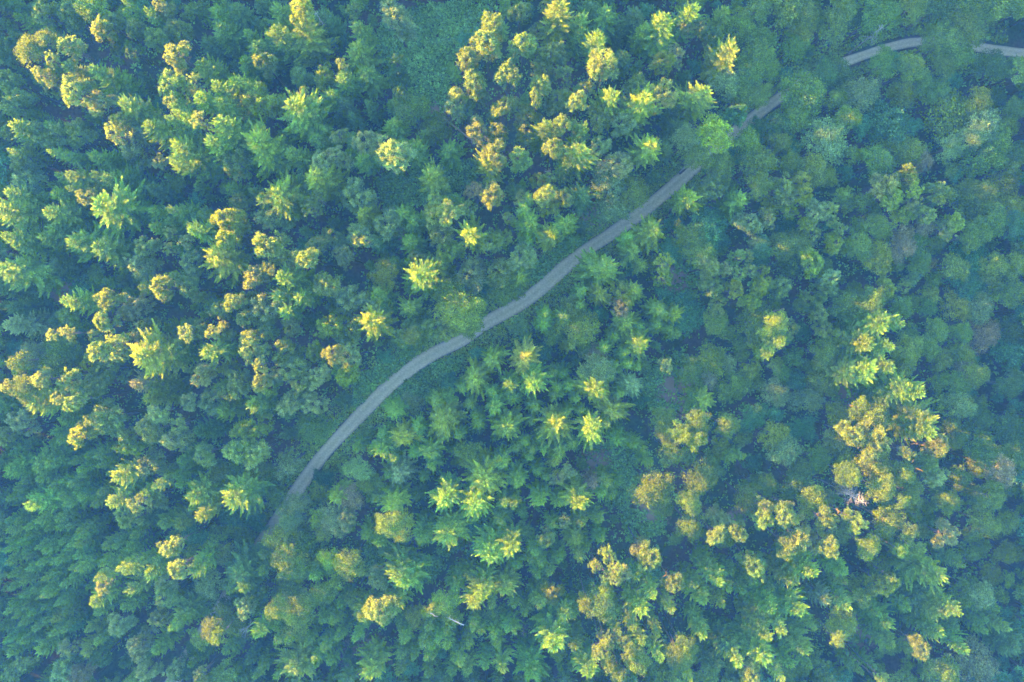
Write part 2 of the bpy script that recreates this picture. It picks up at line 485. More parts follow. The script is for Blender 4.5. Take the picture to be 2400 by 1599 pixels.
# ------------------------------------------------------------------ the gravel road
tan = unit(np.gradient(ROAD, axis=0)); nor = np.stack([-tan[:, 1], tan[:, 0]], 1)
seg = np.concatenate([[0], np.cumsum(np.linalg.norm(np.diff(ROAD, axis=0), axis=1))])
cross = np.array([-1.0, -.8, -.62, -.46, -.3, -.12, .12, .3, .46, .62, .8, 1.0])
zc = np.array([-.03, .05, .055, .03, .05, .085, .085, .05, .03, .055, .05, -.03])
g = np.random.default_rng(5)
ru = np.interp(np.arange(len(ROAD)) / 10.0, np.arange(len(ROAD_PX)), [u for u, v in ROAD_PX])
hw = np.interp(ru, [1600, 1950], [1.0, .66]) * (1.74 + .10 * np.sin(seg / 7.0) + .05 * np.sin(seg / 3.3 + 1))
ed = g.normal(0, .13, (len(ROAD), 2)); ed = sum(np.roll(ed, k, 0) for k in range(-6, 7)) / 7
V = []; UV = []
for i in range(len(ROAD)):
    eL, eR = ed[i]
    for c, z in zip(cross, zc):
        w = hw[i] * c + (eL if c <= -.8 else eR if c >= .8 else 0)
        q = ROAD[i] + nor[i] * w
        V.append((q[0], q[1], z + .02)); UV.append((c * .5 + .5, seg[i]))
nc = len(cross); idx = np.arange(len(ROAD) * nc).reshape(-1, nc)
Fr = np.stack([idx[:-1, :-1], idx[1:, :-1], idx[1:, 1:], idx[:-1, 1:]], -1).reshape(-1, 4)[:, ::-1]
m, nt, out = new_mat("pale_gravel")
N = nt.nodes.new; L = nt.links.new
uv = N("ShaderNodeUVMap"); uv.uv_map = "course"
sx = N("ShaderNodeSeparateXYZ"); L(uv.outputs[0], sx.inputs[0])
tc = N("ShaderNodeTexCoord")
nz = N("ShaderNodeTexNoise"); nz.inputs["Scale"].default_value = 2.2; nz.inputs["Detail"].default_value = 9; nz.inputs["Roughness"].default_value = .7
nz2 = N("ShaderNodeTexNoise"); nz2.inputs["Scale"].default_value = .25; nz2.inputs["Detail"].default_value = 3
L(tc.outputs["Object"], nz.inputs[0]); L(tc.outputs["Object"], nz2.inputs[0])
cr = N("ShaderNodeValToRGB")
els = cr.color_ramp.elements
els[0].position = 0; els[0].color = (.13, .12, .095, 1)
els[1].position = 1; els[1].color = (.13, .12, .095, 1)
for ps, cc in [(.10, (.33, .26, .16)), (.24, (.43, .335, .205)), (.36, (.40, .315, .19)), (.5, (.34, .285, .165)), (.64, (.40, .315, .19)), (.76, (.43, .335, .205)), (.90, (.33, .26, .16))]:
    e = els.new(ps); e.color = (*cc, 1)
ofs = N("ShaderNodeMath"); ofs.operation = 'MULTIPLY_ADD'; ofs.inputs[1].default_value = .14; ofs.inputs[2].default_value = -.07
L(nz.outputs[0], ofs.inputs[0])
su = N("ShaderNodeMath"); su.operation = 'ADD'; L(sx.outputs[0], su.inputs[0]); L(ofs.outputs[0], su.inputs[1]); L(su.outputs[0], cr.inputs[0])
c2 = N("ShaderNodeValToRGB"); c2.color_ramp.elements[0].position = .3; c2.color_ramp.elements[0].color = (.66, .66, .66, 1)
c2.color_ramp.elements[1].position = .72; c2.color_ramp.elements[1].color = (1.25, 1.25, 1.25, 1); L(nz.outputs[0], c2.inputs[0])
mm = N("ShaderNodeMix"); mm.data_type = 'RGBA'; mm.blend_type = 'MULTIPLY'; mm.inputs[0].default_value = 1
L(cr.outputs[0], mm.inputs[6]); L(c2.outputs[0], mm.inputs[7])
p = N("ShaderNodeBsdfPrincipled"); p.inputs["Roughness"].default_value = .9
L(mm.outputs[2], p.inputs["Base Color"])
bp = N("ShaderNodeBump"); bp.inputs["Strength"].default_value = .5; bp.inputs["Distance"].default_value = .05
L(nz.outputs[0], bp.inputs["Height"]); L(bp.outputs[0], p.inputs["Normal"]); L(p.outputs[0], out.inputs[0])
me = mesh_from("road", np.array(V), Fr, [m], smooth=True)
uvl = me.uv_layers.new(name="course")
li = np.empty(len(me.loops), np.int32); me.loops.foreach_get("vertex_index", li)
uvl.data.foreach_set("uv", np.array(UV, np.float32)[li].ravel())
road = bpy.data.objects.new("gravel_road", me)
COL.objects.link(road); road['kind'] = 'structure'

# ------------------------------------------------------------------ the trees, read off the photograph tile by tile
# @ tile origin; kind x,y,crown radius (1568 px to a 400 px tile), how much of the top stands in the sun, tint
DATA = """
@0 0
P360,80,100,1 P590,120,110,1 B810,70,110,2y P900,260,90,2 S150,140,70,0 S400,260,60,0 B240,440,110,3 B400,350,80,3 P590,410,110,2 P450,530,60,2 S590,590,80,1 P360,680,80,3 P440,780,80,0 P650,820,120,3 P900,940,110,0g S840,620,100,1 S960,680,110,0 P40,400,110,0d P70,730,120,0 P90,960,130,0 P1040,200,90,0 P1060,380,90,0d S1150,100,40,1 S1140,10,40,1 S1340,90,60,2 P1430,20,60,2 P1240,240,90,1 P1410,330,110,0 P1210,440,80,0d P1480,80,90,0 S1120,950,110,3 P1090,1100,100,2 P1010,1210,80,3 P1180,1290,160,0g S1350,1130,90,2 S1190,760,70,0d S120,1140,90,2 P320,1180,100,1 S440,1150,70,0 P690,1230,120,0 P500,1230,80,0 P400,1260,90,0 S90,1380,60,2 P200,1440,120,0 S450,1390,60,2 S600,1420,70,1 S840,1430,80,1 S940,1440,80,0 P1440,1480,70,0g P40,1230,70,0 S270,1060,50,0 P1540,760,110,3 P1545,930,60,2 S1545,1080,60,3
@400 0
P60,480,110,3 S260,590,110,0 P60,270,120,0 S410,90,90,0 S430,230,110,0 S330,370,100,0d P270,60,80,0d S600,50,90,0d S1000,100,100,0 P1190,70,120,2y S1215,265,150,1y S970,280,110,2 S700,290,80,0 S880,310,70,0 S770,400,100,0 S660,540,90,0 P830,560,110,0 S710,650,50,0t P1170,680,100,0 P1400,680,110,0y P1550,560,50,2 S1555,700,60,2 S1470,850,90,1 P1220,860,80,0 S1110,950,170,3 P200,740,60,3 S400,770,80,3 S580,740,110,0y S250,880,90,3 S430,920,90,2 P780,920,160,0y P1010,920,70,0 S30,730,50,2 S20,860,60,1 S20,960,40,2 S40,1030,50,3 S110,1060,50,2 P260,1100,75,3 S440,1100,130,3 S90,1230,70,0 S260,1260,50,0 S70,1350,140,3 S370,1290,130,3 P560,1480,120,0 S790,1290,160,1y S1090,1390,90,0 S1330,1260,80,0 P1530,1240,80,0 P1350,1500,100,0g P1500,1430,90,0g S10,1490,60,3 S570,590,50,0d S1360,120,80,0d S1480,200,90,0d
@800 0
P480,140,150,0g P110,80,80,0 S140,220,80,0 S140,430,130,0y S30,690,90,1 S220,640,100,0 P500,570,80,0d P550,720,100,0d P560,850,80,0d B620,990,130,0 S470,1130,90,0 P200,1290,110,1g P450,1390,160,3g S680,1350,90,0 S560,1290,60,0 B850,1170,120,0 S750,1210,50,0 S980,1360,100,0 P1390,210,120,2 P1330,420,140,3 P1150,550,110,2 P1210,730,110,3 P1080,930,120,0g P1250,860,110,0 P1510,660,100,3 P1510,960,100,1 P1260,1190,110,0g P1440,1200,110,0 P1410,1400,110,2 S1340,1500,110,2y S60,1240,60,0 S60,1390,70,0 P20,1480,70,0g S200,1450,80,0 S30,950,80,0d S100,1060,70,0d S250,950,70,0d
@1200 0
P70,80,90,1 P100,370,110,2 P310,20,60,1 S430,20,120,2y P360,480,120,1 P280,620,100,1 P490,680,80,0 P230,820,110,2 P10,700,70,2 S640,170,90,1 S860,100,110,1 S620,300,90,0 S800,310,85,2 P870,560,150,3 S1150,110,100,0d S1200,260,90,0y S1430,140,120,3 P1530,490,80,0g S1040,490,80,0d P1380,540,110,0y P1170,780,110,0 P1390,840,120,2 S930,870,120,3 S1220,900,160,2y P1010,1100,110,0g P800,1060,110,0 P680,800,80,2 P590,920,90,3 P420,900,110,0 P160,1050,90,1 P130,1190,100,0 S320,1140,90,2 P490,1140,90,2 S670,1160,80,1 P370,1340,85,3 S630,1360,130,3 P60,1440,110,1 P800,1350,100,0g P960,1480,130,0g S1290,1330,110,0y S1430,1350,80,0d S480,1510,70,0 P230,250,70,0 S1530,960,70,0d S1520,1150,80,0d S700,30,80,0d S980,280,70,0d
@1600 0
S100,60,100,2 P50,200,80,0 P180,220,80,0 S400,90,90,0y B560,230,120,0y B720,350,130,0 B700,520,140,0 B600,650,120,0 B810,630,90,0y P270,330,90,0d S460,440,130,2y S220,830,128,1y B310,1230,135,0l B60,1270,110,0g B420,740,120,0g B560,850,130,0 B690,870,100,0 P600,1080,120,0t B700,60,100,0 B1000,80,160,0 B1150,110,110,0 B1130,260,110,0y B1040,390,120,0 B1420,190,130,0 B1500,60,100,0 B1270,170,80,0 B960,690,60,0t B1120,880,190,0 B1080,1050,130,0 B1400,600,150,0d B1290,640,110,0d B1330,1270,180,0g B1480,900,90,0 B1530,1080,100,0 B1400,900,70,0 B700,1190,90,0t B620,1320,120,0 B900,1310,90,0 B740,1480,130,0 B500,1400,90,0t B360,1500,110,0 B150,1500,110,0 B1000,1500,90,0 B1200,1540,120,0y S50,680,70,0d B880,1130,110,0d
@2000 0
B280,130,150,0 B390,140,70,0y B150,180,110,0d B560,40,110,0 B800,40,120,0d B1050,180,170,0 B950,330,140,0 B1130,60,140,0 B1000,500,110,0 B780,350,110,0 B860,600,90,0 B1350,80,130,0 B1500,40,100,0 B300,580,110,0 B560,600,110,0 B660,740,90,0 B800,800,90,0 B480,830,110,0 B70,860,150,0g B360,1130,180,0t B900,1000,220,0y B1180,950,110,0y B1210,1140,150,0g B1120,1250,110,0g B1440,1150,80,0y B1330,890,90,0d B1300,600,120,0d B1500,1000,90,0 B90,1150,80,0t B420,1350,150,0 B570,1380,110,0y B660,1460,90,0w B30,1420,80,0y B1350,1300,130,0y B1250,1450,150,0 B900,1350,100,0g B1540,1420,90,0 B250,1480,120,0 B1480,1540,80,0
@0 400
P220,90,130,0g S70,200,100,2 S630,40,90,2 S520,30,60,1 S620,150,60,2 S500,210,90,0 S460,130,60,0 S840,30,60,2 S970,60,90,1 S1100,80,100,0 P760,220,80,2 P870,180,80,0 S900,320,180,3 S430,380,110,2 S480,520,110,0 S10,360,130,2 S40,600,90,2 S150,690,100,1 S380,610,100,0 S680,650,140,2 S900,700,120,2 P1310,710,100,1 P1270,890,120,0g S1100,880,60,0 S20,900,160,2 P1450,1060,110,3 S1290,1070,60,1 P980,1200,110,3 P910,1370,100,3 P1190,1240,120,0g P1290,1460,130,0 S590,1200,90,2 P600,1340,100,0 P480,1500,60,3 P590,1500,60,3 P850,1520,60,0 S1040,1540,40,2 S1380,160,80,0d S1400,370,70,0 S1400,520,80,0 S1540,350,50,2 S1540,450,60,0 P1550,580,60,0 S500,860,80,0d S100,1250,90,0d S50,1420,100,0g S1500,1450,60,0 S750,400,60,0d P1550,720,60,1 S1090,1000,60,0d S300,300,70,0d
@400 400
S530,160,70,0 P620,260,90,0 S740,180,60,0 S830,250,80,0 S970,220,150,1y B1140,180,100,0y S1160,60,70,0 S1310,40,140,1y P1340,260,80,0 P1290,340,80,0 P930,440,130,0g S80,380,110,0 S270,410,70,0 P470,430,120,2y P470,620,100,2y P590,570,110,0y S180,550,80,2 P140,650,80,0g S20,710,70,0 S390,780,140,3y P150,830,110,1g P860,690,150,3 P750,950,120,3 P890,890,65,3 P1220,800,100,3 P1080,810,100,0 P1340,690,100,0 S1010,980,120,2 S980,1150,90,1 P1430,1040,120,1 P1480,590,90,0 P1540,760,80,0g P580,1200,90,3 P690,1180,100,0 P850,1290,140,0g P700,1360,90,0 P150,1090,110,0 S230,1170,60,0y P450,1270,90,0 S330,1250,60,0 S1030,1310,80,1 P1090,1440,100,0 S1180,1170,90,1 P110,1490,80,3 S110,1400,50,0 P230,1470,90,0 P360,1490,70,3 P480,1490,90,0 P720,1530,90,0 P860,1480,100,0 P1470,1430,140,0y S0,950,60,1 S1540,1180,60,0 S1250,1400,70,0d S1470,470,60,0d
@800 400
S830,40,110,0y P120,220,140,0g S170,380,80,0y P400,480,150,0g P190,610,130,0g S560,380,80,0 S650,450,80,0 S720,440,70,0 P890,300,90,0 P1000,390,110,2 P860,420,110,0 P1180,330,80,0g P1370,230,110,3 S1050,230,70,0 P1220,170,80,0w P930,590,110,1 S1160,580,120,3y P1360,640,120,0 P940,740,110,0y S1050,720,70,0y P1180,950,150,0g P1450,930,130,0 P720,810,90,0 S830,840,60,0y S720,970,140,3 S890,890,120,0y B400,960,110,0y S470,830,60,0 S620,640,90,0 S310,650,100,0d S600,830,60,0 P30,790,90,0g S320,1140,100,0 P70,1190,130,0g P250,1250,70,0g S370,1240,60,0 S270,1390,140,3y P100,1470,100,0 S610,1260,80,0 B980,1120,130,0 B1060,1290,180,1y B1210,1260,100,0 B1150,1400,100,0y B740,1390,100,0 P600,1490,120,0 P860,1440,100,0 B640,1510,70,1y P960,1500,100,0 B1480,1120,110,0 P1520,600,60,0 P1540,430,60,0 B1215,1440,110,0
@1200 400
P300,100,100,0 P300,230,90,3 P90,240,70,0g S160,240,50,1 S110,320,50,1 P330,330,100,0y P480,230,90,0 S170,450,110,0y S370,560,90,0y S500,470,90,0 S640,480,60,0d S580,640,60,0d S160,640,60,0 S640,230,100,0d P70,780,120,0g S80,970,80,0y B15,1125,72,0 B75,1415,72,0g B870,80,130,0g B1000,40,100,0 B1130,180,120,0y B940,340,130,0g B830,130,80,0y S1310,550,120,0y B1460,720,100,0t B1500,500,80,0t S880,890,140,0 B1080,880,70,0t S1200,860,60,0y B1290,850,80,0 P1410,850,80,1y P1400,990,80,0y S1130,720,80,0 P1030,1120,100,0y S1140,1090,90,0y S810,1130,90,0y S650,1100,70,0 P1010,1270,90,0w S1050,1400,100,0y B640,1440,150,0y B560,1290,110,0 S620,1240,70,0 B800,1310,80,0t S1350,1270,90,0 S1500,1330,80,0y S1340,1420,70,0 S1450,1460,60,0 S1530,1500,60,0 S1180,1430,70,0 S290,1410,70,0 S310,1320,60,0 S480,1350,80,0 B390,1510,90,0 S950,1520,70,0 S1170,1520,70,0y S1060,600,60,0
@1600 400
P290,160,140,0 S70,240,100,0y S540,250,110,0 B270,440,110,0t B200,600,180,0t B310,590,120,0t B80,640,130,0 B200,770,100,0 B820,320,80,0y P790,440,90,0 P620,470,110,0g P950,150,110,0 P1120,90,90,0y P1130,200,90,0y P990,250,70,0 P1010,360,80,0y P1170,470,80,0y P1240,380,110,0g P1370,340,70,0 P1380,440,60,0 P1230,590,80,0 P1470,520,60,0 P1420,670,90,0y P1200,850,140,0y P1330,1000,70,0y P1400,990,80,0g P1320,1100,90,0 B980,520,90,0t B950,680,110,0 B1080,660,110,0 B720,700,100,0t B700,810,90,0t P510,800,80,0 P600,790,70,0 P270,880,110,0 P390,900,70,0g P290,1060,95,0 P530,940,60,0 P640,920,60,0 P740,920,60,0y P730,1050,90,0y P490,1100,90,0y P630,1190,90,0y P920,1060,110,0 P350,1220,70,0 P340,1300,70,0 B320,1400,100,0 B420,1470,70,0 B60,1320,150,0t P1270,1310,90,0 P1150,1200,90,0d B850,1420,110,2y B680,1400,140,0 B920,1550,60,2 B1540,700,90,0 B1540,1250,130,0 B1100,1480,80,0t P1330,1470,80,0 P1010,1470,80,0 P1460,1520,70,0y B880,580,80,0d B1330,60,90,0y B1480,220,70,0 B1510,310,60,0 B700,130,100,0 B1000,870,110,0d
@2000 400
P520,70,110,0y P340,130,120,0 P380,230,110,0y P560,180,80,0y P540,270,80,0 P780,200,90,0 P860,190,60,0y P800,270,60,0y P700,400,90,0 B1150,300,190,0 B1080,180,90,0 B1220,220,110,0 B1400,120,150,0y B1470,350,110,0y B1500,480,100,0t B1330,470,130,0 B1200,560,110,0 B1100,610,100,0 P960,480,100,0y P870,520,80,0 B430,430,70,0y B520,400,60,0y B470,580,80,0w B640,530,90,0w B480,700,100,0w B600,640,80,0 B740,680,60,0 B720,840,60,0w B640,830,100,0 B200,360,80,0 B100,290,80,0 B60,520,80,0 B230,510,100,0 B300,570,60,0y B60,700,110,0 B260,790,130,0y B400,870,60,0 B1080,850,170,0t B1100,1020,150,0t B950,900,110,0 B1320,870,110,0 B1510,870,100,0y B1480,1120,130,0 B1280,1010,80,0 P330,1090,90,0y P490,1080,60,0 B720,1130,80,0y B700,1230,90,0 B560,1200,60,0 B750,1010,80,0 B560,970,70,0g B200,1200,110,2 B60,1200,120,0 S280,1400,150,3 S460,1410,70,2 B460,1250,100,0 B990,1250,120,0y B1190,1260,110,0g B780,1480,100,0 B1000,1500,90,0 B1230,1520,120,0w B1470,1470,120,0d B520,1500,90,0 S100,1550,90,2
@0 800
B150,190,80,3 B300,110,100,0g B520,70,120,0 P870,80,110,3 P1020,30,60,2 P1080,100,90,0g S1290,150,170,3y B670,130,90,0 B480,230,130,0 P800,210,90,1y P970,260,140,0 B160,280,60,2 P340,360,85,3 P550,370,55,2 P650,370,110,0 P50,420,80,3 B200,440,120,3 S280,590,140,3 P490,510,70,3 P640,560,90,2 S1230,400,90,1w S1370,420,90,0y S1340,530,90,0y P830,420,100,0 P160,740,110,1g P30,850,90,0 P940,730,160,1 P810,740,60,3 P700,860,110,2y S550,720,80,0 S480,850,60,0 S530,920,60,0 P1360,830,120,0 P1420,680,100,0g P1140,870,90,0 P1160,970,110,1y S1270,950,60,0 P1340,1150,130,0g P1540,900,80,1g S100,1040,60,0 S80,1180,100,0 S330,1150,120,0 S440,1130,90,0 S780,1060,60,0 S880,1070,60,0 S640,1120,50,0 S720,1180,70,0 S730,1240,60,0 S900,1150,60,0 S1070,1250,90,3 S990,1220,50,0 S560,1290,60,0 S640,1320,60,0 S460,1340,60,0 S130,1360,60,0 S700,1380,70,0 S560,1420,60,0 S250,1430,60,0 S600,1500,60,0 S850,1500,60,0 S740,1440,60,0 S1160,1340,50,1 S1400,1340,50,3 S1300,1400,60,2 P1220,1490,75,3 P1390,1450,110,0 S1010,1500,100,3 S260,1510,100,2 S1080,1400,50,0 S40,1240,60,0 S60,1460,60,0 S1540,1230,60,0 S340,1270,60,0 S190,1300,60,0 S360,1500,60,0 S470,1500,60,0 S900,1400,55,0
@400 800
P700,60,120,2 S340,100,100,2 S450,90,60,0 S80,150,70,0 S70,70,70,0 S120,270,50,0y P1050,110,120,0 P1300,120,100,0y P1480,110,90,2 P820,220,80,3 P270,330,110,0g S440,270,60,0y P610,370,130,0 P800,410,85,2 P890,430,100,0y P1080,270,120,0 P980,310,90,0g P1330,320,110,0g P1180,390,80,0 P150,560,90,1g P330,560,120,0g S420,430,60,0 P500,490,70,0 P1110,570,130,0g P1290,580,100,0g S740,580,80,0 S460,650,90,0y S800,650,60,0 P710,820,140,0y B1330,800,130,0 S1050,880,60,0d P60,900,120,0 P40,780,80,0 P280,1060,100,0 P590,1040,120,1 P760,1040,120,0 B1060,1140,108,0g S80,1110,70,0 S40,1230,70,0 B420,1230,90,0 B800,1240,100,0 B920,1230,90,0 B850,1310,80,0 B560,1190,90,0 B600,1280,80,0 S200,1440,130,1y S560,1450,150,3 S690,1370,110,0 B1095,1500,95,0g B1060,1410,80,0 B1390,1270,90,0t B1360,1420,80,0y S1500,1450,80,0y S180,1540,60,0 B960,1390,80,0 S1500,290,70,0 S1520,540,60,0d S250,850,80,0d S60,1330,60,0
@800 800
P60,140,120,0g P60,310,110,0y B690,20,85,0y B600,50,80,0 S1370,170,90,0y S1210,350,120,0y S1110,440,60,0 S970,400,60,0t B990,500,60,0 S1540,400,90,1 S1390,470,60,0 S1400,620,80,0 S1180,580,50,0 S920,740,145,0y S860,570,60,0 S1220,690,60,0 S1260,760,60,0 S490,640,80,0 B630,570,90,0g S540,890,100,0y S690,790,60,0 S720,850,50,0 S350,1010,80,0 S350,870,60,0 S470,1080,70,0 S650,1040,60,0 S800,1040,90,0 S820,1150,70,0 S1520,800,120,0y B1170,1050,110,0 S1310,1290,150,1y S1480,1130,80,0 B150,1190,100,0g B220,1310,90,0y B340,1300,60,0 S510,1240,120,0g S420,1240,60,0 B70,1440,110,0w S300,1470,50,0 S950,1470,120,2 S1220,1510,130,3 S470,1510,110,0y S690,1430,70,0d S980,1000,50,0d S1060,880,50,0 S950,880,50,0 S120,990,60,0 S270,1020,60,0 S1500,1500,70,0
@1200 800
S110,160,110,1y B280,120,80,0t S200,400,110,3 S20,370,60,0 S10,540,70,0 S220,600,70,0 S190,750,55,0 S560,40,70,0y B670,70,70,0 B760,120,90,0w B800,270,130,0g S770,450,120,3y S380,290,60,0 S470,310,60,0 S530,420,50,0 S450,500,50,0 S390,510,45,0 S600,530,50,0 S420,440,45,0 S400,770,130,2y S510,660,60,0 S740,820,110,2 S930,650,120,0y S870,770,60,0 S1170,40,110,1y S1040,110,60,0 S850,60,60,0 S980,270,50,0 S1130,400,90,0g B1170,550,80,0t S1010,490,50,0 S1080,210,50,0 S1170,250,50,0 S960,220,45,0 S900,350,50,0 P1430,240,70,0g S260,900,60,0 S40,980,60,0 S190,1010,45,0 S290,1020,50,0 S130,940,50,0 S160,1080,50,0 S450,1040,80,0 S400,1130,60,0y S560,950,60,0 S230,1200,60,0 P430,1270,80,0g P530,1190,70,0g S310,1260,50,0 S20,770,60,0 S960,920,70,0 S1120,960,60,0 S1210,1000,50,0 S1280,1120,60,0 B1400,740,110,0 B1430,840,90,2 B1480,1040,100,2 B1550,830,80,3 B1310,1370,155,3 P1220,1280,60,0 S760,1330,70,0w S870,1300,80,0 S840,1400,60,0 S60,1310,80,0 S270,1480,80,0 S420,1500,60,0 S610,1500,120,2y B1380,1520,90,0 S980,1300,50,0 S930,1430,50,0 S590,1320,50,0 S20,1520,70,0 S640,640,45,0 S1000,830,45,0
@1600 800
B260,170,140,0y B430,190,70,0g B80,280,100,0 B260,370,70,0w B480,400,110,0y B540,440,60,0 B380,470,80,0 S200,530,110,0y B100,540,70,0 B720,20,90,0y S920,20,70,3 S820,110,60,2 B640,260,80,0y B870,220,60,0 B930,290,70,0 B690,370,80,0 B560,120,60,0 B600,360,60,0 B1060,370,90,0t B1030,150,80,0 B1310,350,110,0 B1360,430,60,0 B870,480,110,0g B1180,520,130,0g S1530,270,150,1y B1330,100,110,0 B640,700,110,0t B840,660,80,0t B420,780,100,0 B860,860,120,0y B1070,820,90,0t B1180,870,60,0t B950,1040,120,0g B1460,690,110,0y B1430,930,110,0g B150,760,100,3 B40,800,60,3 B30,900,60,3 B150,920,70,2 B360,970,80,0y S460,1080,60,0 S560,1070,55,0 B560,900,70,0 B640,1120,80,0t B60,1050,60,0 B130,1300,140,3 B60,1480,90,3 B240,1260,80,0 B650,1310,80,0 B800,1330,90,0 B1080,1170,90,0 B1060,1290,120,0d B1260,1080,100,0 B1270,1140,70,0y B1500,1060,80,0y B620,1470,110,0 B1210,1480,130,1y B1300,1540,50,2 P780,1540,75,3 P980,1530,55,3 B860,1500,60,0 B980,1410,80,0 B1510,1210,90,3 B1480,1300,80,0w B1340,1440,60,0g B160,400,60,0
@2000 800
S150,30,110,3 S360,50,80,2 S350,230,90,2 S160,270,150,3 B520,100,110,0y B590,30,70,1 B480,230,100,0 S480,430,130,2 S620,480,100,3 S300,450,90,0 B700,60,100,0 B820,180,90,0 B1040,130,90,0y B960,120,80,0 B1010,230,80,0w B1130,330,110,0 B1060,330,70,0w B960,380,100,0 B810,390,80,0y B830,560,70,0 B1020,590,110,0g B1080,640,60,0y B1170,560,70,0 B930,760,80,0 B1200,720,100,0d B1480,120,130,0t B1480,400,110,0d B1440,780,150,0d B70,620,80,3 B230,690,120,3 P40,870,110,3 P240,910,130,3 P190,1000,110,3 S660,760,160,3 S720,850,90,3 P790,990,110,3 P720,1110,90,1 P500,1020,70,2 B240,1170,130,3 B480,1210,90,2 B30,1260,70,3 B280,1370,110,3 B540,1400,110,1 B460,1480,55,3 B560,1490,80,0 P780,1240,110,1g B960,940,60,0y B1000,890,90,0 B1180,1110,90,0y B1140,1220,60,0y B1010,1240,80,0 B1000,1310,60,0 B1400,1180,120,0w B1530,1120,80,0y B1290,1080,120,0 B1330,1320,90,0 B900,1470,100,0y B820,1390,70,0 B1140,1420,90,0 B1300,1450,110,0 B690,1520,60,0 B1200,950,120,0 B1450,1050,110,0 B640,650,80,0 S420,740,70,0d
@0 1199
S720,180,60,0y S690,240,60,0 S700,310,60,0y S400,370,70,0 S480,480,60,0 S690,420,70,0 S690,540,50,2 S640,530,50,0 S930,490,55,2 S890,620,70,3 P930,700,65,3 S850,850,80,2 S870,950,60,1 S1160,350,70,1 S1300,460,60,2 S1200,240,60,0 S960,330,60,0 S1070,540,55,3 S1140,570,65,3 S1360,580,80,3 P1530,350,90,3 S1550,560,45,2 P1100,40,100,0 P1240,60,80,0 S1480,120,90,0 S390,790,45,2 S500,860,45,1 S140,970,60,1 S270,950,60,0 S460,1140,70,1 S480,1010,70,0y S650,1090,60,0t S790,1100,60,1 S780,1300,100,0y S880,1200,70,0 S400,1010,60,0 P1060,1040,100,0g P1250,1240,130,0g S1430,1290,80,0y P1500,650,90,0g P1500,790,110,0 P1470,1000,90,0 S1550,1080,45,2 S1190,730,80,0 P550,1460,130,0g P740,1520,110,0w S360,1280,90,0 P180,1400,80,0 P590,1270,80,0 S100,1300,80,0 P1320,1500,100,0g P1530,1520,70,0g P900,1350,110,0d P70,1520,80,0 S60,90,60,0 S150,90,60,0 S330,90,60,0 S540,80,70,0 S540,150,60,0 S230,160,60,0 S70,180,60,0 S250,230,60,0 S420,160,50,0 S620,140,50,0 S60,280,60,0 S190,290,55,0 S340,330,60,0 S560,290,60,0 S640,310,55,0 S40,360,55,0 S230,380,60,0 S600,350,55,0 S60,470,60,0 S240,420,55,0 S260,530,60,0 S350,480,55,0 S520,450,60,0 S80,600,60,0 S190,640,60,0 S400,620,60,0 S480,580,55,0 S80,710,60,0 S200,780,60,0 S290,730,55,0 S420,710,60,0 S100,850,60,0 S220,880,60,0 S340,800,50,0 S520,850,60,0 S390,900,60,0 S60,930,60,0 S580,940,60,0 S180,1040,60,0 S300,1080,60,0 S60,1180,70,0 S200,1200,70,0 S560,1110,55,0 S560,680,60,0 S650,600,55,0 S760,200,50,0 S1050,330,60,0 S1010,490,45,1 S1100,450,60,0 S980,640,60,0 S1000,860,60,0d S1140,880,70,0
@400 1199
S260,60,90,1y S70,140,80,0y P20,320,70,2 P60,530,100,3 S200,540,80,0 B580,60,130,0t B760,80,90,0t B560,170,80,0 B640,240,90,0 B200,230,90,0t B380,300,80,0y B460,410,100,0 B180,380,80,0 B420,200,80,0 B1000,260,130,0y B1080,70,100,0g B1220,170,70,0g B1350,80,80,0y B1500,100,120,0g B1150,370,160,0 B1060,470,130,1 B1180,560,110,0 B1390,210,70,0y S840,410,80,0d S630,600,150,0d S510,720,60,0 S650,720,80,0 S830,570,70,0 B340,700,120,0g B270,890,90,0 B130,840,90,0 P680,880,110,0g P760,790,90,0d B1100,800,130,0 B1020,720,80,0 B970,890,90,2 B1080,930,110,0y B1120,1060,130,0y B960,1040,60,1 B1200,880,110,0 B370,1110,90,3 B420,1170,65,3 B260,1180,80,1 B480,1030,110,0 B580,1080,80,0 S790,1140,80,0 S960,1200,70,0 S1300,590,80,0 B1440,460,90,0l B1500,660,80,1y B1370,770,100,0 S1540,870,60,0 S1140,1440,140,1 S1310,1370,60,0 S1330,1430,60,0 S820,1430,60,0 S770,1530,60,0 S170,1420,60,0 S480,1300,60,0 S60,990,100,0 S20,1080,60,0 P120,1490,100,0d P260,1520,80,0 S1400,1270,60,0 S1530,1170,70,0 S960,1520,60,0 S1080,1180,60,0 S1240,1220,60,0 S1450,1400,60,0 S1380,1010,60,0 S1480,1020,60,0 S700,1390,60,0d S1260,910,60,0 B40,760,80,0 S600,1200,70,0d B560,700,95,0d B470,860,85,0d B350,1010,75,0d B215,1260,95,0d B110,1390,90,0d B670,470,70,0d
@800 1199
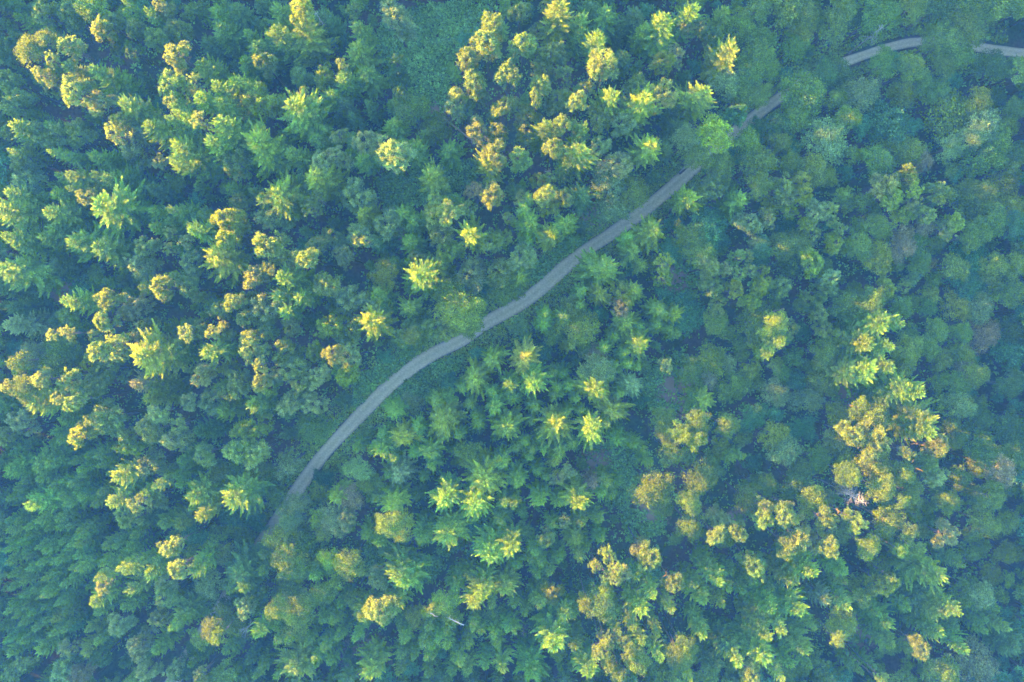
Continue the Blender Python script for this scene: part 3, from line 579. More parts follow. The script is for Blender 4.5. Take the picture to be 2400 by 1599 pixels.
B430,110,110,3 B550,140,110,0y S960,240,140,1 S720,260,90,0 S220,230,70,0 S330,290,80,0 S1370,430,130,2 S1460,80,80,0 S1550,370,90,2 B70,500,115,2y P310,640,100,0g S490,620,120,2 S590,650,140,2 B90,820,80,0y S170,1000,90,3 P340,940,130,3 S480,900,90,0 B460,740,60,0 B680,980,90,0y B950,850,110,1y B1000,980,90,0y B800,920,55,2y S1220,850,80,2 S1300,790,100,2 S1060,690,80,0 S1180,600,70,0 S1490,730,100,0y S1200,1080,55,1 S1380,880,60,0 S1280,1110,50,0 S1170,1240,60,0 S970,1250,60,0 S830,1250,60,0 S740,1230,60,0 S790,1080,60,0 S960,1120,50,0 S660,1360,50,0 S770,1350,45,0 S840,1350,50,0 S1050,1380,70,0 S1090,1420,50,1 S1020,1500,60,0 S1430,1240,60,0 S1400,1170,50,0 S1480,1460,80,1 S1320,1440,60,0 S570,1200,60,0 S540,1340,70,0 S520,1500,70,0 S270,1490,120,0y S120,1180,60,0 S380,1060,70,0 S790,1510,60,0 S1150,1480,60,0 P30,80,100,0g S890,1200,50,0 S1530,1100,60,0 S540,1100,60,0
@1200 1199
P310,270,90,0 S370,140,60,0 P480,110,65,0g S650,120,70,0 S600,270,90,1y S810,100,60,0 S830,260,60,0 S690,350,60,0 S620,430,70,1 S440,450,70,0 S350,570,60,0 S260,480,60,0 S210,380,60,0 S240,600,60,0 S10,380,100,2 S40,500,70,0 S160,460,50,0 P370,740,100,0y S270,860,80,0y S20,880,70,0 S480,950,75,1 S560,960,60,0 S110,960,60,0 S20,1110,60,1 S390,1240,140,3 S590,1240,80,0 S180,1490,130,0 S710,1500,90,3 P1300,440,125,3 P1190,360,90,0g P1480,680,100,3 S1310,800,60,2 S1200,910,100,2 S1470,940,50,2 P900,430,80,3 P780,520,60,3 P950,550,65,3 P960,640,55,2 P1020,580,90,0g P870,620,60,2 B810,860,140,3 B700,740,90,0t B860,750,70,3 B690,850,75,3 S1120,1090,55,2 S990,1130,45,2 P850,1170,65,3 P840,1290,95,3 P1020,1230,95,3 B1090,1330,85,3 B1170,1420,95,3 B920,1420,75,3 B1000,1510,65,3 S1200,1220,60,2 S1340,1150,55,1 S1370,1380,65,2 B1530,1330,110,3 S1250,700,60,0 S930,1050,60,0 S1160,600,60,0 S960,900,60,0 S720,1400,60,0 S280,720,60,0 S1060,1010,55,0
@1600 1199
B80,140,115,2 P340,100,110,0g P340,240,90,2 P540,220,95,3 P680,510,115,3 P790,90,95,3 P950,60,115,3 P1090,250,125,3 P1000,350,100,3 P1320,80,95,3 P1360,300,100,3 P1250,300,90,0g P1510,40,65,3 B1480,190,80,0g S340,660,90,2 S190,830,90,0y S370,860,70,0y S250,500,80,0 S450,560,60,0 S430,720,60,0 S120,680,70,0 S1040,640,90,0y S1210,580,110,2 S820,710,60,0 S1500,560,80,0 S660,660,60,0 S1500,660,60,0 S960,560,60,0 S830,910,110,3 S1090,930,120,3 S1330,830,80,0g S1530,880,90,2 S1460,830,60,0 S200,1140,80,2 B30,1310,115,3 S720,1030,80,0 S790,1160,80,2 S940,1110,90,2 S1220,1080,60,1 B1480,1060,130,1y B1450,1200,60,3 S1130,1300,100,2 S760,1330,140,3 S520,1390,110,3 P640,1520,95,2 S920,1550,60,2 S1000,1420,80,0 S1180,1430,70,0 S380,1250,100,0d S300,1450,100,0d S690,850,70,0 S80,1560,40,1 S560,740,60,0 S1240,660,60,0d
@2000 1199
P50,120,85,3 B350,110,120,3 B160,340,95,3 B470,380,60,3 B530,210,75,2 B610,350,60,1 B640,190,60,0 B580,50,60,0 B300,220,80,0y B390,330,70,0 B280,500,80,0y P300,700,115,1y P380,630,35,3 B80,810,75,1 B170,620,80,0 B20,650,60,0 S800,590,150,1 S850,930,140,2 S990,950,70,3 S790,1110,100,1 S500,880,70,0 S960,1080,70,0 P640,1270,90,3 P560,1230,90,0 S1040,1300,100,2 P860,230,110,0g B1060,220,60,0 B1230,120,120,0 B1300,150,70,0y B1470,110,90,0y B700,90,80,0 B1170,330,90,0 B1090,390,80,0 B1430,390,90,0y B1290,590,90,0y B1440,630,60,0 B1060,760,110,0 B1210,790,110,0g B1340,780,80,0 S1220,1000,70,0 S1220,1110,60,0 S1330,900,60,0 S1420,1080,80,0 S350,1230,90,0 S300,1040,110,0 S230,940,70,0 B870,1480,120,1 B1180,1420,170,0w P280,1550,65,2 S740,520,80,0 S630,740,140,0d S1000,500,70,0 S1480,1250,120,0d S700,1380,60,0 S80,1480,60,0 B1520,390,80,0
"""
GROW = {'S': 1.44, 'P': 1.22, 'B': 1.36}
BASE = {'S': (.132, .232, .028), 'P': (.170, .250, .060), 'B': (.130, .205, .028)}
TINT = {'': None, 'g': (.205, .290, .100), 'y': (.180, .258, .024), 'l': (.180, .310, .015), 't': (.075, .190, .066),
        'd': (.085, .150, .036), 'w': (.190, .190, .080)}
trees = []
ox = oy = 0
for ln_ in DATA.strip().splitlines():
    if ln_.startswith('@'):
        ox, oy = map(int, ln_[1:].split()); continue
    for t in ln_.split():
        k, x, y, r, lit, ti = re.match(r'([SPB])(\d+),(\d+),(\d+),(\d)([a-z]?)$', t).groups()
        trees.append(dict(k=k, u=ox + int(x) / 3.92, v=oy + int(y) / 3.92, rp=int(r) / 3.92, lit=int(lit), ti=ti))
# leave out doubles
kept = []
for t in trees:
    if not any(abs(t['u'] - o['u']) < 30 and math.hypot(t['u'] - o['u'], t['v'] - o['v']) < .42 * min(t['rp'], o['rp']) for o in kept):
        kept.append(t)
trees = kept

g = np.random.default_rng(11)
for t in trees:
    small = t['rp'] < 19
    if t['k'] == 'S':
        h = g.uniform(14, 18) if small else g.uniform(18, 22)
    elif t['k'] == 'P':
        h = g.uniform(18, 21) if small else g.uniform(20, 23)
    else:
        h = g.uniform(12, 16) if t['rp'] < 23 else g.uniform(16, 20)
    if t['ti'] in 'dt' and t['ti']: h -= 3
    if t['ti'] == 'l': h += 4
    if t['k'] == 'B' and not t['lit'] and t['ti'] != 'l' and t['u'] < 1585 and road_dist(at(t['u'], t['v'], h)) < 9: h -= 4
    t['h0'] = h
    t['p'] = at(t['u'], t['v'], h)
    t['R'] = t['rp'] * (CAM_H - h) / FPX * GROW[t['k']]

# sunlight: work from the sunny side inwards; every sunlit top must clear the trees that stand towards the sun
s2 = np.array([math.cos(R(SUN_AZ)), math.sin(R(SUN_AZ))]); s2p = np.array([-s2[1], s2[0]])
slope = math.tan(R(SUN_EL))
trees.sort(key=lambda t: -float(t['p'] @ s2))
blk = []       # along, across, height, radius, flatness
for i in range(120):
    a = 128 * 1.0; b = -120 + i * 2.0
    blk.append((a + g.uniform(-4, 4), b, 21 + g.uniform(-1.5, 1.5), 2.5, 1))
for i in range(150):
    q = np.array([-135 + i * 2.0, 84 + g.uniform(-4, 4)])
    blk.append((q @ s2, q @ s2p, 20.5 + g.uniform(-1.5, 1.5), 2.5, 1))
BLIT = np.zeros(4000, bool); BL = np.zeros((4000, 5)); BL[:len(blk)] = blk
def shade(p, own=0.0, wide=1.2, among=None):
    B = BL[:len(blk)]; a = p @ s2; b = p @ s2p
    da = B[:, 0] - a; db = np.abs(B[:, 1] - b) / B[:, 3]
    hh = B[:, 2] - slope * da - np.where(B[:, 4] > .5, 1.2 * B[:, 3] * db ** 2, 2.6 * B[:, 3] * db)
    ok = (da > own) & (db < wide)
    if among is not None: ok &= BLIT[:len(blk)] == among
    return float(hh[ok].max()) if ok.any() else 0.0
LIT = {1: .2, 2: 1.7, 3: 5.0}
LITR = {1: -.7, 2: 1.3, 3: 5.8}
for t in trees:
    for it in range(2):
        def S3(among=None):
            return sorted(shade(t['p'] + s2p * o * t['R'], .6 * t['R'], 1.1, among) for o in (-.6, 0, .6))
        if t['lit']:
            need = (LIT if t['k'] == 'S' else LITR)[t['lit']]
            S = max(S3(False)[1], S3(True)[1] + min(2.0, need) - need)      # sunlit neighbours stand about level in a sunlit clump
        else:
            Ss = S3(); S = .5 * (Ss[0] + Ss[1])
        if t['lit']:
            h = min(max(t['h0'] + (0 if t['lit'] == 1 else 1.5), S + need), 28.5)
            if t['lit'] == 1: h = min(h, max(S + need, 15))
        else:
            h = t['h0']
            if S > 9: h = min(h, max(S - 1.2, (.80 if t['k'] == 'P' else .72) * t['h0']))
        t['h'] = h
        t['p'] = at(t['u'], t['v'], h - (0 if t['k'] == 'S' else .35 * t['R']))
        t['R'] = t['rp'] * (CAM_H - h) / FPX * GROW[t['k']]
    blk.append((t['p'] @ s2, t['p'] @ s2p, t['h'], max(t['R'], .8), 0 if t['k'] == 'S' else 1)); BL[len(blk) - 1] = blk[-1]; BLIT[len(blk) - 1] = t['lit'] >= 2

# ------------------------------------------------------------------ labels: look first, then the nearest landmark that can be found in the picture
MARKS = [("the lime-green round tree", 1680, 315), ("the long fallen log", 1090, 312), ("the bleached leaning snag", 585, 1470),
         ("the pale bare snag", 2025, 1178), ("the grassy clearing", 1000, 130), ("the brown bracken clearing", 1570, 915),
         ("the small bare-earth patch", 1085, 1245), ("the brown hollow at the left edge", 120, 710), ("the shrubby brown glade", 1415, 1100),
         ("the lower end of the road", 612, 1275), ("the road's wide curve", 900, 915), ("the tree-covered gap in the road", 1110, 765),
         ("the straight road's top end", 1585, 430), ("the road in the top right corner", 2050, 118), ("the road at the right edge", 2370, 122),
         ("the road stub beside the oaks", 1800, 250), ("the fallen trunk below the spruces", 1822, 725), ("the thin log at the bottom", 2030, 1565),
         ("the dark brown opening", 1985, 915), ("the white broken branch", 1070, 1460),
         ("the gold round broadleaf", 1535, 1150), ("the star-shaped spruce", 1095, 550), ("the gold-capped grey pine", 908, 350),
         ("the bright lime-yellow spruce", 1035, 985), ("the ragged gold crown", 1630, 1130), ("the white-limbed bottom corner tree", 2300, 1560),
         ("the top left corner", 0, 0), ("the top right corner", 2400, 0), ("the bottom left corner", 0, 1599), ("the bottom right corner", 2400, 1599),
         ("the middle of the left edge", 0, 800), ("the middle of the right edge", 2400, 800), ("the middle of the bottom edge", 1200, 1599), ("the middle of the top edge", 1200, 0)]
DIRS = ["right of", "upper right of", "above", "upper left of", "left of", "lower left of", "below", "lower right of"]
ORD = ["nearest", "second", "third", "fourth", "fifth", "sixth", "seventh", "eighth", "ninth", "tenth", "eleventh", "twelfth", "thirteenth", "fourteenth", "fifteenth", "sixteenth", "seventeenth", "eighteenth", "nineteenth", "twentieth"]
def kind_of(t):
    if t['k'] == 'S': return 'spruce_tree' if t['rp'] > 18 else ('slender_spruce' if t['rp'] >= 15.2 else 'spruce_sapling')
    if t['k'] == 'P': return 'pine_tree' if t['rp'] >= 21.5 else 'small_pine'
    return 'broadleaf_tree' if t['rp'] >= 22.9 else 'small_broadleaf'
def look(t):
    n = {'spruce_tree': 'spiky spruce', 'slender_spruce': 'slender spruce', 'spruce_sapling': 'small young spruce', 'pine_tree': 'fluffy round pine',
         'small_pine': 'small fluffy pine', 'broadleaf_tree': 'leafy broadleaf', 'small_broadleaf': 'small leafy broadleaf'}[kind_of(t)]
    if t['k'] != 'S' and t['rp'] > 33: n = 'very large ' + n.replace('round ', '')
    elif t['k'] == 'S' and t['rp'] > 33: n = 'very wide ' + n
    c = {'': 'green', 'g': 'greyish green', 'y': 'yellowish green', 'l': 'lime green', 't': 'bluish green', 'd': 'dark green', 'w': 'pale brownish'}[t['ti']]
    s = {0: 'shaded ', 1: 'gold-flecked ', 2: 'golden-topped ', 3: 'sunlit golden '}[t['lit']]
    if t['lit'] == 3: return s + n
    return s + c + ' ' + n
for t in trees: t['look'] = look(t)
cand = {}
for mi, (mn, mu, mv) in enumerate(MARKS):
    bins = {}
    for i, t in enumerate(trees):
        du, dv = t['u'] - mu, mv - t['v']
        d = math.hypot(du, dv)
        if d < 12: continue
        o = int(round(math.degrees(math.atan2(dv, du)) / 45.0)) % 8
        bins.setdefault((t['look'], o), []).append((d, i))
    for (lk, o), lst in bins.items():
        lst.sort()
        for rk, (d, i) in enumerate(lst[:len(ORD)]):
            cand.setdefault(i, []).append((rk * 160 + d, mi, o, rk))
for i, t in enumerate(trees):
    c = min(cand.get(i, [(0, 0, 0, 0)]))
    _, mi, o, rk = c
    mn = MARKS[mi][0]
    if rk == 0 : t['label'] = f"{t['look']}, nearest one {DIRS[o]} {mn}"
    else: t['label'] = f"{t['look']}, {ORD[rk]} nearest {DIRS[o]} {mn}"
    w = t['label'].split()
    if len(w) > 16:
        t['label'] = t['label'].replace(' nearest ', ' ', 1).replace('nearest one', 'nearest')
        if len(t['label'].split()) > 16:
            t['label'] = t['label'].replace('fluffy ', '').replace('leafy ', '').replace('spiky ', '').replace('very large ', 'huge ').replace('very wide ', 'wide ').replace('small young', 'young')
for t in trees:
    dd = np.sqrt(((ROAD - t['p']) ** 2).sum(1)); k = dd.argmin()
    under = t['v'] > 1285 or 1075 < t['u'] < 1150 or 1585 < t['u'] < 1740 or 1790 < t['u'] < 1935 or 2160 < t['u'] < 2290   # where crowns close over the road
    gap = 1.95 if under else 2.8
    if dd[k] < gap:
        away = t['p'] - ROAD[k]
        away = away / max(np.linalg.norm(away), 1e-6) if dd[k] > .3 else np.array([-.6, .8])
        t['p'] = ROAD[k] + away * gap
        if under: t['R'] = max(t['R'], 2.9)
GROUPS = {'spruce_tree': 'spruces of the forest', 'slender_spruce': 'slender spruces of the forest', 'spruce_sapling': 'young spruces between the bigger trees',
          'pine_tree': 'pines of the forest', 'small_pine': 'small pines of the forest', 'broadleaf_tree': 'broadleaf trees of the forest',
          'small_broadleaf': 'small broadleaf trees between the bigger ones'}
CATS = {'S': 'spruce', 'P': 'pine', 'B': 'tree'}

# ------------------------------------------------------------------ planting
def place(name, x, y, h, Rr, crown, trunk, color, rz, squash=1.0, label=None, cat=None, group=None):
    z = float(ground_z(np.array([x]), np.array([y]))[0]) - .05
    e = bpy.data.objects.new(name, None)
    e.empty_display_size = .5
    e.location = (x, y, z); e.rotation_euler = (0, 0, rz)
    COL.objects.link(e)
    e['label'] = label; e['category'] = cat; e['group'] = group
    a = bpy.data.objects.new("trunk", trunk); a.parent = e
    a.scale = (Rr, Rr, h + .05); COL.objects.link(a)
    c = bpy.data.objects.new("crown", crown); c.parent = e
    c.location = (0, 0, h + .05); wx = 1 + .12 * math.sin(x * 3.7 + y * 1.9); c.scale = (Rr * wx, Rr / wx, Rr * squash); c.rotation_euler = (.05 * math.sin(x * 5.1), .05 * math.sin(y * 4.3), 0); c.color = (*color, 1); COL.objects.link(c)
    return e
g = np.random.default_rng(23)
for i, t in enumerate(trees):
    k = t['k']; kd = kind_of(t)
    if k == 'S':
        key = 's' if kd != 'spruce_tree' else 'S'; tk = 'spruce'
    elif k == 'P':
        key = 'P' if kd == 'pine_tree' else 'p'; tk = 'pine'
    else:
        key = 'B' if kd == 'broadleaf_tree' else 'b'; tk = 'broadleaf'
        if t['ti'] == 'l' and abs(t['u'] - 1679) < 6: key = 'round'
    if k == 'B' and (abs(t['u'] - 670) < 6 and abs(t['v'] - 1090) < 6): key = 'oak'
    if k == 'B' and t['lit'] >= 2 and t['rp'] > 25 and g.random() < .35: key = 'oak'
    pr = PROTO[key]
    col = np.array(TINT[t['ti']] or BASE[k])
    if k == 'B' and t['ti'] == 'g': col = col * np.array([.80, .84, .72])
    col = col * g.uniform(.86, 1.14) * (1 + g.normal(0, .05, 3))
    sq = g.uniform(.9, 1.1)
    if k == 'S': sq = min(sq * (1.25 if t['R'] < 2 else 1.1), (t['h'] * .8) / (t['R'] * 4.6))
    if k == 'P' : sq *= 1.15
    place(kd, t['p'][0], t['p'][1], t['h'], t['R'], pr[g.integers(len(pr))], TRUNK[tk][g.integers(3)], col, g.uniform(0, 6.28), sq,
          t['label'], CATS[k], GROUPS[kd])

# ------------------------------------------------------------------ low growth under the trees and the forest beyond the frame (masses nobody could count)
proto_col = bpy.data.collections.new("forest_prototypes")
def proto_tree(nm, crown, trunk, h, Rr, col, sq=1.0):
    cv = np.empty(len(crown.vertices) * 3, np.float32); crown.vertices.foreach_get("co", cv); cv = cv.reshape(-1, 3) * np.array([Rr, Rr, Rr * sq]) + np.array([0, 0, h])
    tv = np.empty(len(trunk.vertices) * 3, np.float32); trunk.vertices.foreach_get("co", tv); tv = tv.reshape(-1, 3) * np.array([Rr, Rr, h])
    cf = np.empty(len(crown.loops), np.int32); crown.loops.foreach_get("vertex_index", cf)
    tf = np.empty(len(trunk.loops), np.int32); trunk.loops.foreach_get("vertex_index", tf)
    F = np.concatenate([cf, tf + len(cv)]).reshape(-1, 4)
    cm = np.empty(len(crown.polygons), np.int32); crown.polygons.foreach_get('material_index', cm)
    mi = np.concatenate([cm, np.ones(len(tf) // 4)])
    tn = np.empty(len(cv), np.float32); crown.attributes['tone'].data.foreach_get('value', tn)
    me = mesh_from(nm, np.concatenate([cv, tv]), F, [leaf_mat(nm + '_leaves', .3, fixed=tuple(col)), trunk.materials[0]], midx=mi, tone=np.concatenate([tn, np.ones(len(tv))]))
    o = bpy.data.objects.new(nm, me); o.color = (*col, 1)
    proto_col.objects.link(o)
    return o
PT = [('aa_spruce', PROTO['s'][0], 'spruce', 17, 2.2, BASE['S'], 1.2), ('ab_spruce', PROTO['s'][1], 'spruce', 17, 2.3, TINT['d'], 1.2), ('ac_spruce', PROTO['s'][3], 'spruce', 17, 2.1, BASE['S'], 1.25),
      ('ad_pine', PROTO['p'][0], 'pine', 17, 2.4, BASE['P'], 1.1), ('ae_pine', PROTO['p'][1], 'pine', 17, 2.4, BASE['P'], 1.1),
      ('af_leaf', PROTO['b'][0], 'broadleaf', 17, 3.2, BASE['B'], 1.2), ('ag_leaf', PROTO['b'][1], 'broadleaf', 17, 3.2, TINT['t'], 1.2), ('ah_leaf', PROTO['b'][3], 'broadleaf', 17, 3.0, BASE['B'], 1.2)]
for nm, c, tk, h, rr, col, sq in PT:
    proto_tree(nm, c, TRUNK[tk][0], h, rr, col, sq)

def scatter(name, pts, scl, idx_, kind='stuff', label=None, cat=None):
    n = len(pts)
    me = bpy.data.meshes.new(name)
    me.vertices.add(n); me.vertices.foreach_set("co", np.asarray(pts, np.float32).ravel())
    at_ = me.attributes.new("scl", 'FLOAT_VECTOR', 'POINT'); at_.data.foreach_set("vector", np.asarray(scl, np.float32).ravel())
    at_ = me.attributes.new("pick", 'INT', 'POINT'); at_.data.foreach_set("value", np.asarray(idx_, np.int32))
    at_ = me.attributes.new("turn", 'FLOAT_VECTOR', 'POINT')
    at_.data.foreach_set("vector", np.stack([np.zeros(n), np.zeros(n), rng.uniform(0, 6.28, n)], 1).astype(np.float32).ravel())
    me.update()
    o = bpy.data.objects.new(name, me); COL.objects.link(o)
    ng = bpy.data.node_groups.new(name, 'GeometryNodeTree')
    ng.interface.new_socket("Geometry", in_out='INPUT', socket_type='NodeSocketGeometry')
    ng.interface.new_socket("Geometry", in_out='OUTPUT', socket_type='NodeSocketGeometry')
    N = ng.nodes.new; L = ng.links.new
    gi, go = N("NodeGroupInput"), N("NodeGroupOutput")
    ip = N("GeometryNodeInstanceOnPoints"); ip.inputs["Pick Instance"].default_value = True
    ci = N("GeometryNodeCollectionInfo"); ci.inputs["Collection"].default_value = proto_col
    ci.inputs["Separate Children"].default_value = True; ci.inputs["Reset Children"].default_value = True
    def attr(nm, tp):
        a = N("GeometryNodeInputNamedAttribute"); a.data_type = tp; a.inputs["Name"].default_value = nm
        return a.outputs["Attribute"]
    L(gi.outputs[0], ip.inputs["Points"]); L(ci.outputs[0], ip.inputs["Instance"])
    L(attr("pick", 'INT'), ip.inputs["Instance Index"])
    L(attr("turn", 'FLOAT_VECTOR'), ip.inputs["Rotation"]); L(attr("scl", 'FLOAT_VECTOR'), ip.inputs["Scale"])
    L(ip.outputs[0], go.inputs[0])
    md = o.modifiers.new("scatter", 'NODES'); md.node_group = ng
    o['kind'] = kind
    if label: o['label'] = label
    if cat: o['category'] = cat
    return o

TP = np.array([t['p'] for t in trees]); TR = np.array([t['R'] for t in trees])
g = np.random.default_rng(31)
pts, scl, ids = [], [], []
for x in np.arange(-122, 122, 3.1):
    for y in np.arange(-88, 88, 3.1):
        q = np.array([x, y]) + g.uniform(-1.5, 1.5, 2)
        d = np.hypot(*(TP - q).T)
        if (d < .75 * TR + .9).any() or road_dist(q) < (2.9 if q[0] < -62 else 4.6) or in_clear(q): continue
        if g.random() < .25: continue
        broad = q[0] > 35
        h = g.uniform(5.5, 11)
        pts.append((q[0], q[1], -.05)); s = h / 17
        w = s * g.uniform(1.0, 1.5)
        scl.append((w, w, s)); ids.append(int(g.choice([5, 6, 7]) if g.random() < (.7 if broad else .25) else g.choice([0, 1, 2])))
understory = scatter("undergrowth_saplings", pts, scl, ids)
understory['label'] = "mass of low dark saplings filling the gaps between the tall trees"
n_under = len(pts)
pts, scl, ids = [], [], []
for x in np.arange(-200, 200, 4.6):
    for y in np.arange(-160, 160, 4.6):
        q = np.array([x, y]) + g.uniform(-2, 2, 2)
        # only where no tree of the photograph stands: outside the footprint of the frame at crown height
        ix, iy = abs(q[0]), q[1]
        if ix < 113 and -82 < iy < 76: continue
        if road_dist(q) < 4.5: continue
        d = np.hypot(*(TP - q).T)
        if (d < TR + 1.6).any(): continue
        edge = max(ix - 113, -82 - iy, iy - 76)
        h = g.uniform(20, 23.5) if edge > 6 else g.uniform(11, 16)
        s = h / 17; w = g.uniform(.95, 1.3)
        pts.append((q[0], q[1], -.05)); scl.append((w, w, s))
        right = q[0] > 30
        ids.append(int(g.choice([5, 6, 7]) if g.random() < (.75 if right else .15) else g.choice([0, 1, 2, 3, 4])))
ring = scatter("surrounding_forest", pts, scl, ids)
ring['label'] = "forest carrying on all round beyond the trees in view"

# ------------------------------------------------------------------ ground cover: ferns, bramble and grass in the open places and on the verges
M_GRASS = leaf_mat("undergrowth_leaves", .3, fixed=(.150, .265, .060), spread=.45)
M_VERGE = leaf_mat("verge_grass", .3, fixed=(.225, .300, .045), spread=.4)
def tufts(name, n, test, mat, size, hgt, box, label):
    g = np.random.default_rng(len(name))
    P = []
    while len(P) < n:
        q = np.stack([g.uniform(box[0], box[1], 4000), g.uniform(box[2], box[3], 4000)], 1)
        P += [p for p in q if test(p, g)]
    P = np.array(P[:n])
    lv = 5
    z = ground_z(P[:, 0], P[:, 1])
    C = np.repeat(np.column_stack([P, z]), lv, 0)
    sz = np.repeat(g.uniform(.5, 1.4, n) * np.where(g.random(n) < .06, 1.4, 1.0) * size, lv)
    az = g.uniform(0, 2 * np.pi, n * lv)
    D = unit(np.stack([np.cos(az), np.sin(az), g.uniform(.15, 1.0, n * lv)], 1))
    C = C + np.stack([np.cos(az), np.sin(az), np.zeros(n * lv)], 1) * (sz * .15)[:, None]
    C[:, 2] += np.repeat(g.uniform(0, hgt, n), lv)
    Nn = unit(np.stack([-np.cos(az) * .5, -np.sin(az) * .5, np.ones(n * lv)], 1) + g.normal(0, .3, (n * lv, 3)))
    V, F = kites(C, D, Nn, sz, sz * .5, .05)
    o = bpy.data.objects.new(name, mesh_from(name, V, F, [mat], tone=np.repeat(g.uniform(.6, 1.4, n) * np.clip(1.0 + .16 * hash_noise(P[:, 0], P[:, 1], 6.1) + .08 * hash_noise(P[:, 1], P[:, 0], 2.3), .6, 1.5), lv * 4))); COL.objects.link(o)
    o['kind'] = 'stuff'; o['label'] = label
    return o
RS = ROAD
BC = np.array([at(u, v) for u, v, r in BARE]); BRD = np.array([r for u, v, r in BARE])
def near_clear(p, g):
    if np.sqrt(((RS - p) ** 2).sum(1).min()) < 2.0: return False
    if (np.hypot(*(BC - p).T) < BRD * g.uniform(.35, .8)).any(): return g.random() < .12
    if in_clear(p): return True
    return g.random() < .07
tufts("ground_cover", 34000, near_clear, M_GRASS, .62, .35, (-118, 118, -82, 78), "fern and bramble cover carpeting the forest floor and clearings")
def verge(p, g):
    d = np.sqrt(((RS - p) ** 2).sum(1).min())
    return (1.75 + abs(g.normal(0, .12))) < d < 1.75 + abs(g.normal(0, 3.4)) + .5
tufts("verge_grass", 28000, verge, M_VERGE, .34, .1, (-70, 118, -82, 72), "short mown grass along both verges of the gravel road")

# ------------------------------------------------------------------ dead wood
def wood(name, label, cat, segs_trunk, segs_br, mat, mat_b=None):
    e = bpy.data.objects.new(name, None); COL.objects.link(e)
    p0 = np.asarray(segs_trunk[0][0], float)
    e.location = p0; e['label'] = label; e['category'] = cat
    for nm, sg, sd, mt in (("trunk", segs_trunk, 8, mat), ("branches", segs_br, 5, mat_b or mat)):
        if not sg: continue
        V, F = tubes(sg, sd)
        o = bpy.data.objects.new(nm, mesh_from(nm, V - p0, F, [mt], smooth=True)); o.parent = e; COL.objects.link(o)
    return e
def P3(u, v, z): return np.array([*at(u, v, z), z])
def line_segs(a, b, r0, r1, n=6, wob=.08, gg=None):
    gg = gg or rng
    pts = [a + (b - a) * s + gg.normal(0, wob, 3) * (0 < s < 1) for s in np.linspace(0, 1, n + 1)]
    rs = np.linspace(r0, r1, n + 1)
    return [(pts[i], pts[i + 1], rs[i], rs[i + 1]) for i in range(n)], pts
# long fallen log across the clearing
def log(label, u0, v0, z0, u1, v1, z1, r0, r1, mat=M_LOG, stubs=7):
    sg, pt = line_segs(P3(u0, v0, z0), P3(u1, v1, z1), r0, r1)
    br = []
    for k in range(stubs):
        i = rng.integers(1, len(pt) - 1)
        br += limb_chain(pt[i], rng.normal(0, 1, 3) * [1, 1, .4] + [0, 0, .4], rng.uniform(.4, 1.2), r1 * .5, 2)[0]
    return wood("fallen_log", label, "log", sg, br, mat)
log("long pinkish fallen log lying across the gap between two pines", 1040, 278, .9, 1138, 352, 1.1, .17, .24)
log("short fallen log on the dark floor below the lit spruces, right half", 1808, 731, .5, 1838, 723, .6, .2, .15)
log("grey fallen log lying on the brown floor near the bottom edge", 1998, 1535, .4, 2062, 1602, .5, .14, .2)
log("short pale log in the shade left of the bluish green oak", 631, 977, .4, 642, 974, .45, .17, .14, M_DEAD, 3)
log("thin fallen stick in the dark hollow beside the straight road", 1351, 491, .3, 1369, 497, .35, .1, .07, M_LOG, 2)
log("short fallen log beside the straight road under the oak", 1378, 520, .3, 1395, 528, .3, .13, .1, M_LOG, 4)
# bleached snag leaning over, twigs at its end
sg, pt = line_segs(P3(628, 1433, 6.0), P3(578, 1473, 14.0), .17, .10, 6, .05)
br = []
for k, tgt in enumerate([(563, 1481), (566, 1490), (573, 1496), (560, 1476), (588, 1453), (598, 1454), (570, 1472), (580, 1490)]):
    i = [6, 6, 6, 6, 5, 5, 5, 6][k]
    e2 = P3(*tgt, 14.5 + rng.uniform(-.6, .8)); s2_, p2_ = line_segs(pt[i], e2, .055, .018, 4, .06)
    br += s2_
    for q in p2_[1:]:
        br += limb_chain(q, (e2 - pt[i]) + rng.normal(0, .8, 3), .7, .02, 3)[0]
wood("dead_tree", "bleached leaning dead snag with bare white twigs, lower left", "dead tree",
     line_segs(P3(634, 1428, 0), P3(628, 1433, 6.0), .24, .17, 3, .0)[0] + sg, br, M_DEAD)
# pale bare snag in the gold trees
def snag(label, u, v, h, Rr, seed, n=46, mat=M_DEAD):
    g = np.random.default_rng(seed)
    x, y = at(u, v, h)
    tr = [((x, y, -.05 + h * a), (x, y, h * b), .2 * (1.05 - a), .2 * (1.05 - b)) for a, b in zip(np.linspace(0, .85, 6), np.linspace(.17, 1, 6))]
    br = []
    for k in range(n):
        f = g.uniform(0, 1) ** .8; az = g.uniform(0, 6.28)
        l = Rr * (.3 + .8 * f) * g.uniform(.6, 1.1)
        s_, p_ = limb_chain((x, y, h - .2 - f * h * .38), (math.cos(az), math.sin(az), .3 - .6 * f), l, .05, 4, .25, g, .05)
        br += s_
        for q in p_[1:]:
            for j in range(2):
                br += limb_chain(q, (math.cos(az + g.normal(0, .8)), math.sin(az + g.normal(0, .8)), g.normal(0, .3)), l * .3, .018, 2, .2, g)[0]
    return wood("dead_tree", label, "dead tree", tr, br, mat)
snag("pale bare dead snag among the sunlit golden trees", 2030, 1181, 24.5, 2.6, 3, 60)
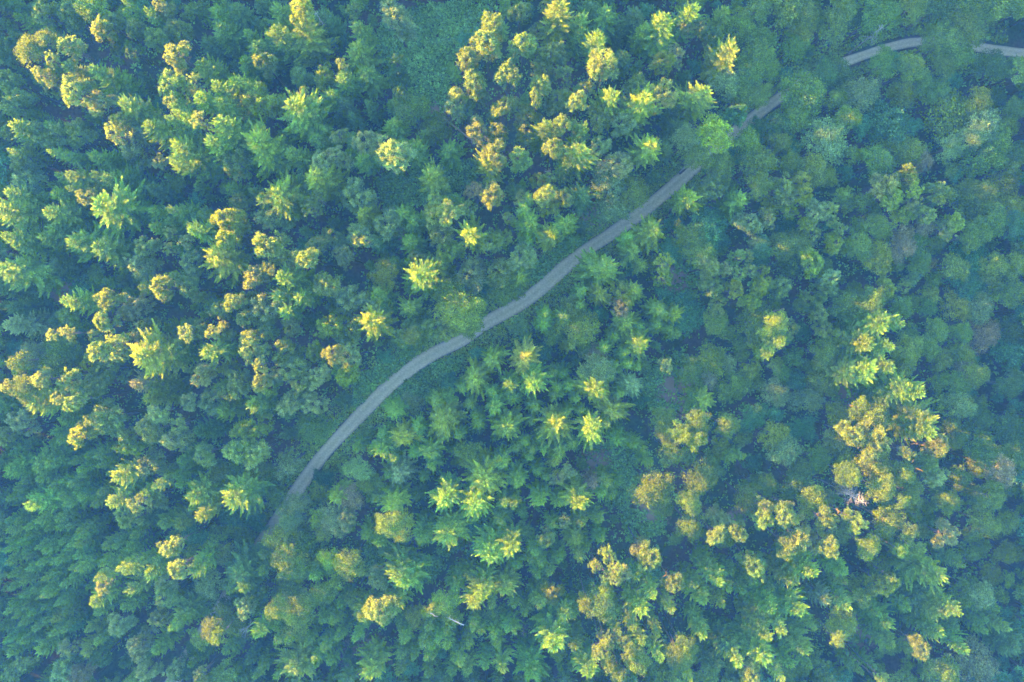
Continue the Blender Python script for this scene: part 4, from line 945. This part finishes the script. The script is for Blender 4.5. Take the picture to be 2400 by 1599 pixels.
snag("grey leafless dead tree in the shade beside the road, top right", 2070, 62, 15, 2.2, 4, 30)
snag("thin broken dead snag standing under the golden pine", 1286, 396, 12, 1.3, 5, 14, M_LOG)
snag("thin bare dead tree top poking out near the top edge", 735, 22, 20, 1.2, 6, 16)
snag("small bare dead spruce in the shade near the bottom edge", 1227, 1492, 14, 1.4, 8, 26, M_BARK)
# white broken branch hanging out of the gnarled broadleaf
a, b = P3(1053, 1449, 19.5), P3(1087, 1465, 19.2)
sg, pt = line_segs(a, b, .07, .13, 5, .12)
br = []
for q in pt[:4]:
    br += limb_chain(q, [-1, .6, .3], 1.0, .04, 3)[0]
    br += limb_chain(q, [.2, 1, .3], .9, .04, 3)[0]
br += line_segs(P3(1008, 1437, 19), P3(1026, 1445, 19.4), .1, .06, 3, .1)[0]
wood("broken_branch", "white broken branch sticking out of the gnarled broadleaf near the bottom", "branch", sg, br, M_DEAD)

# ------------------------------------------------------------------ thin blue volume, added to lift the dark tones to blue
hz_v = [(-470, -430, -2.0), (470, -430, -2.0), (470, 430, -2.0), (-470, 430, -2.0), (-470, -430, CAM_H + 3), (470, -430, CAM_H + 3), (470, 430, CAM_H + 3), (-470, 430, CAM_H + 3)]
hz_f = np.array([[3, 2, 1, 0], [4, 5, 6, 7], [0, 1, 5, 4], [1, 2, 6, 5], [2, 3, 7, 6], [3, 0, 4, 7]])
m, nt, out = new_mat("added_haze_volume")
pv = nt.nodes.new("ShaderNodeVolumePrincipled")
pv.inputs["Color"].default_value = (.055, .27, 1.0, 1)
pv.inputs["Density"].default_value = .00027
pv.inputs["Anisotropy"].default_value = 0.0
nt.links.new(pv.outputs[0], out.inputs["Volume"])
haze = bpy.data.objects.new("haze", mesh_from("haze", np.array(hz_v, float), hz_f, [m])); COL.objects.link(haze)
haze['kind'] = 'stuff'
print("TREES", len(trees), "UNDER", n_under, "RING", len(pts))
from collections import Counter as _C
print(_C(kind_of(t) for t in trees), _C(t['label'] for t in trees).most_common(6), max(len(t['label'].split()) for t in trees))
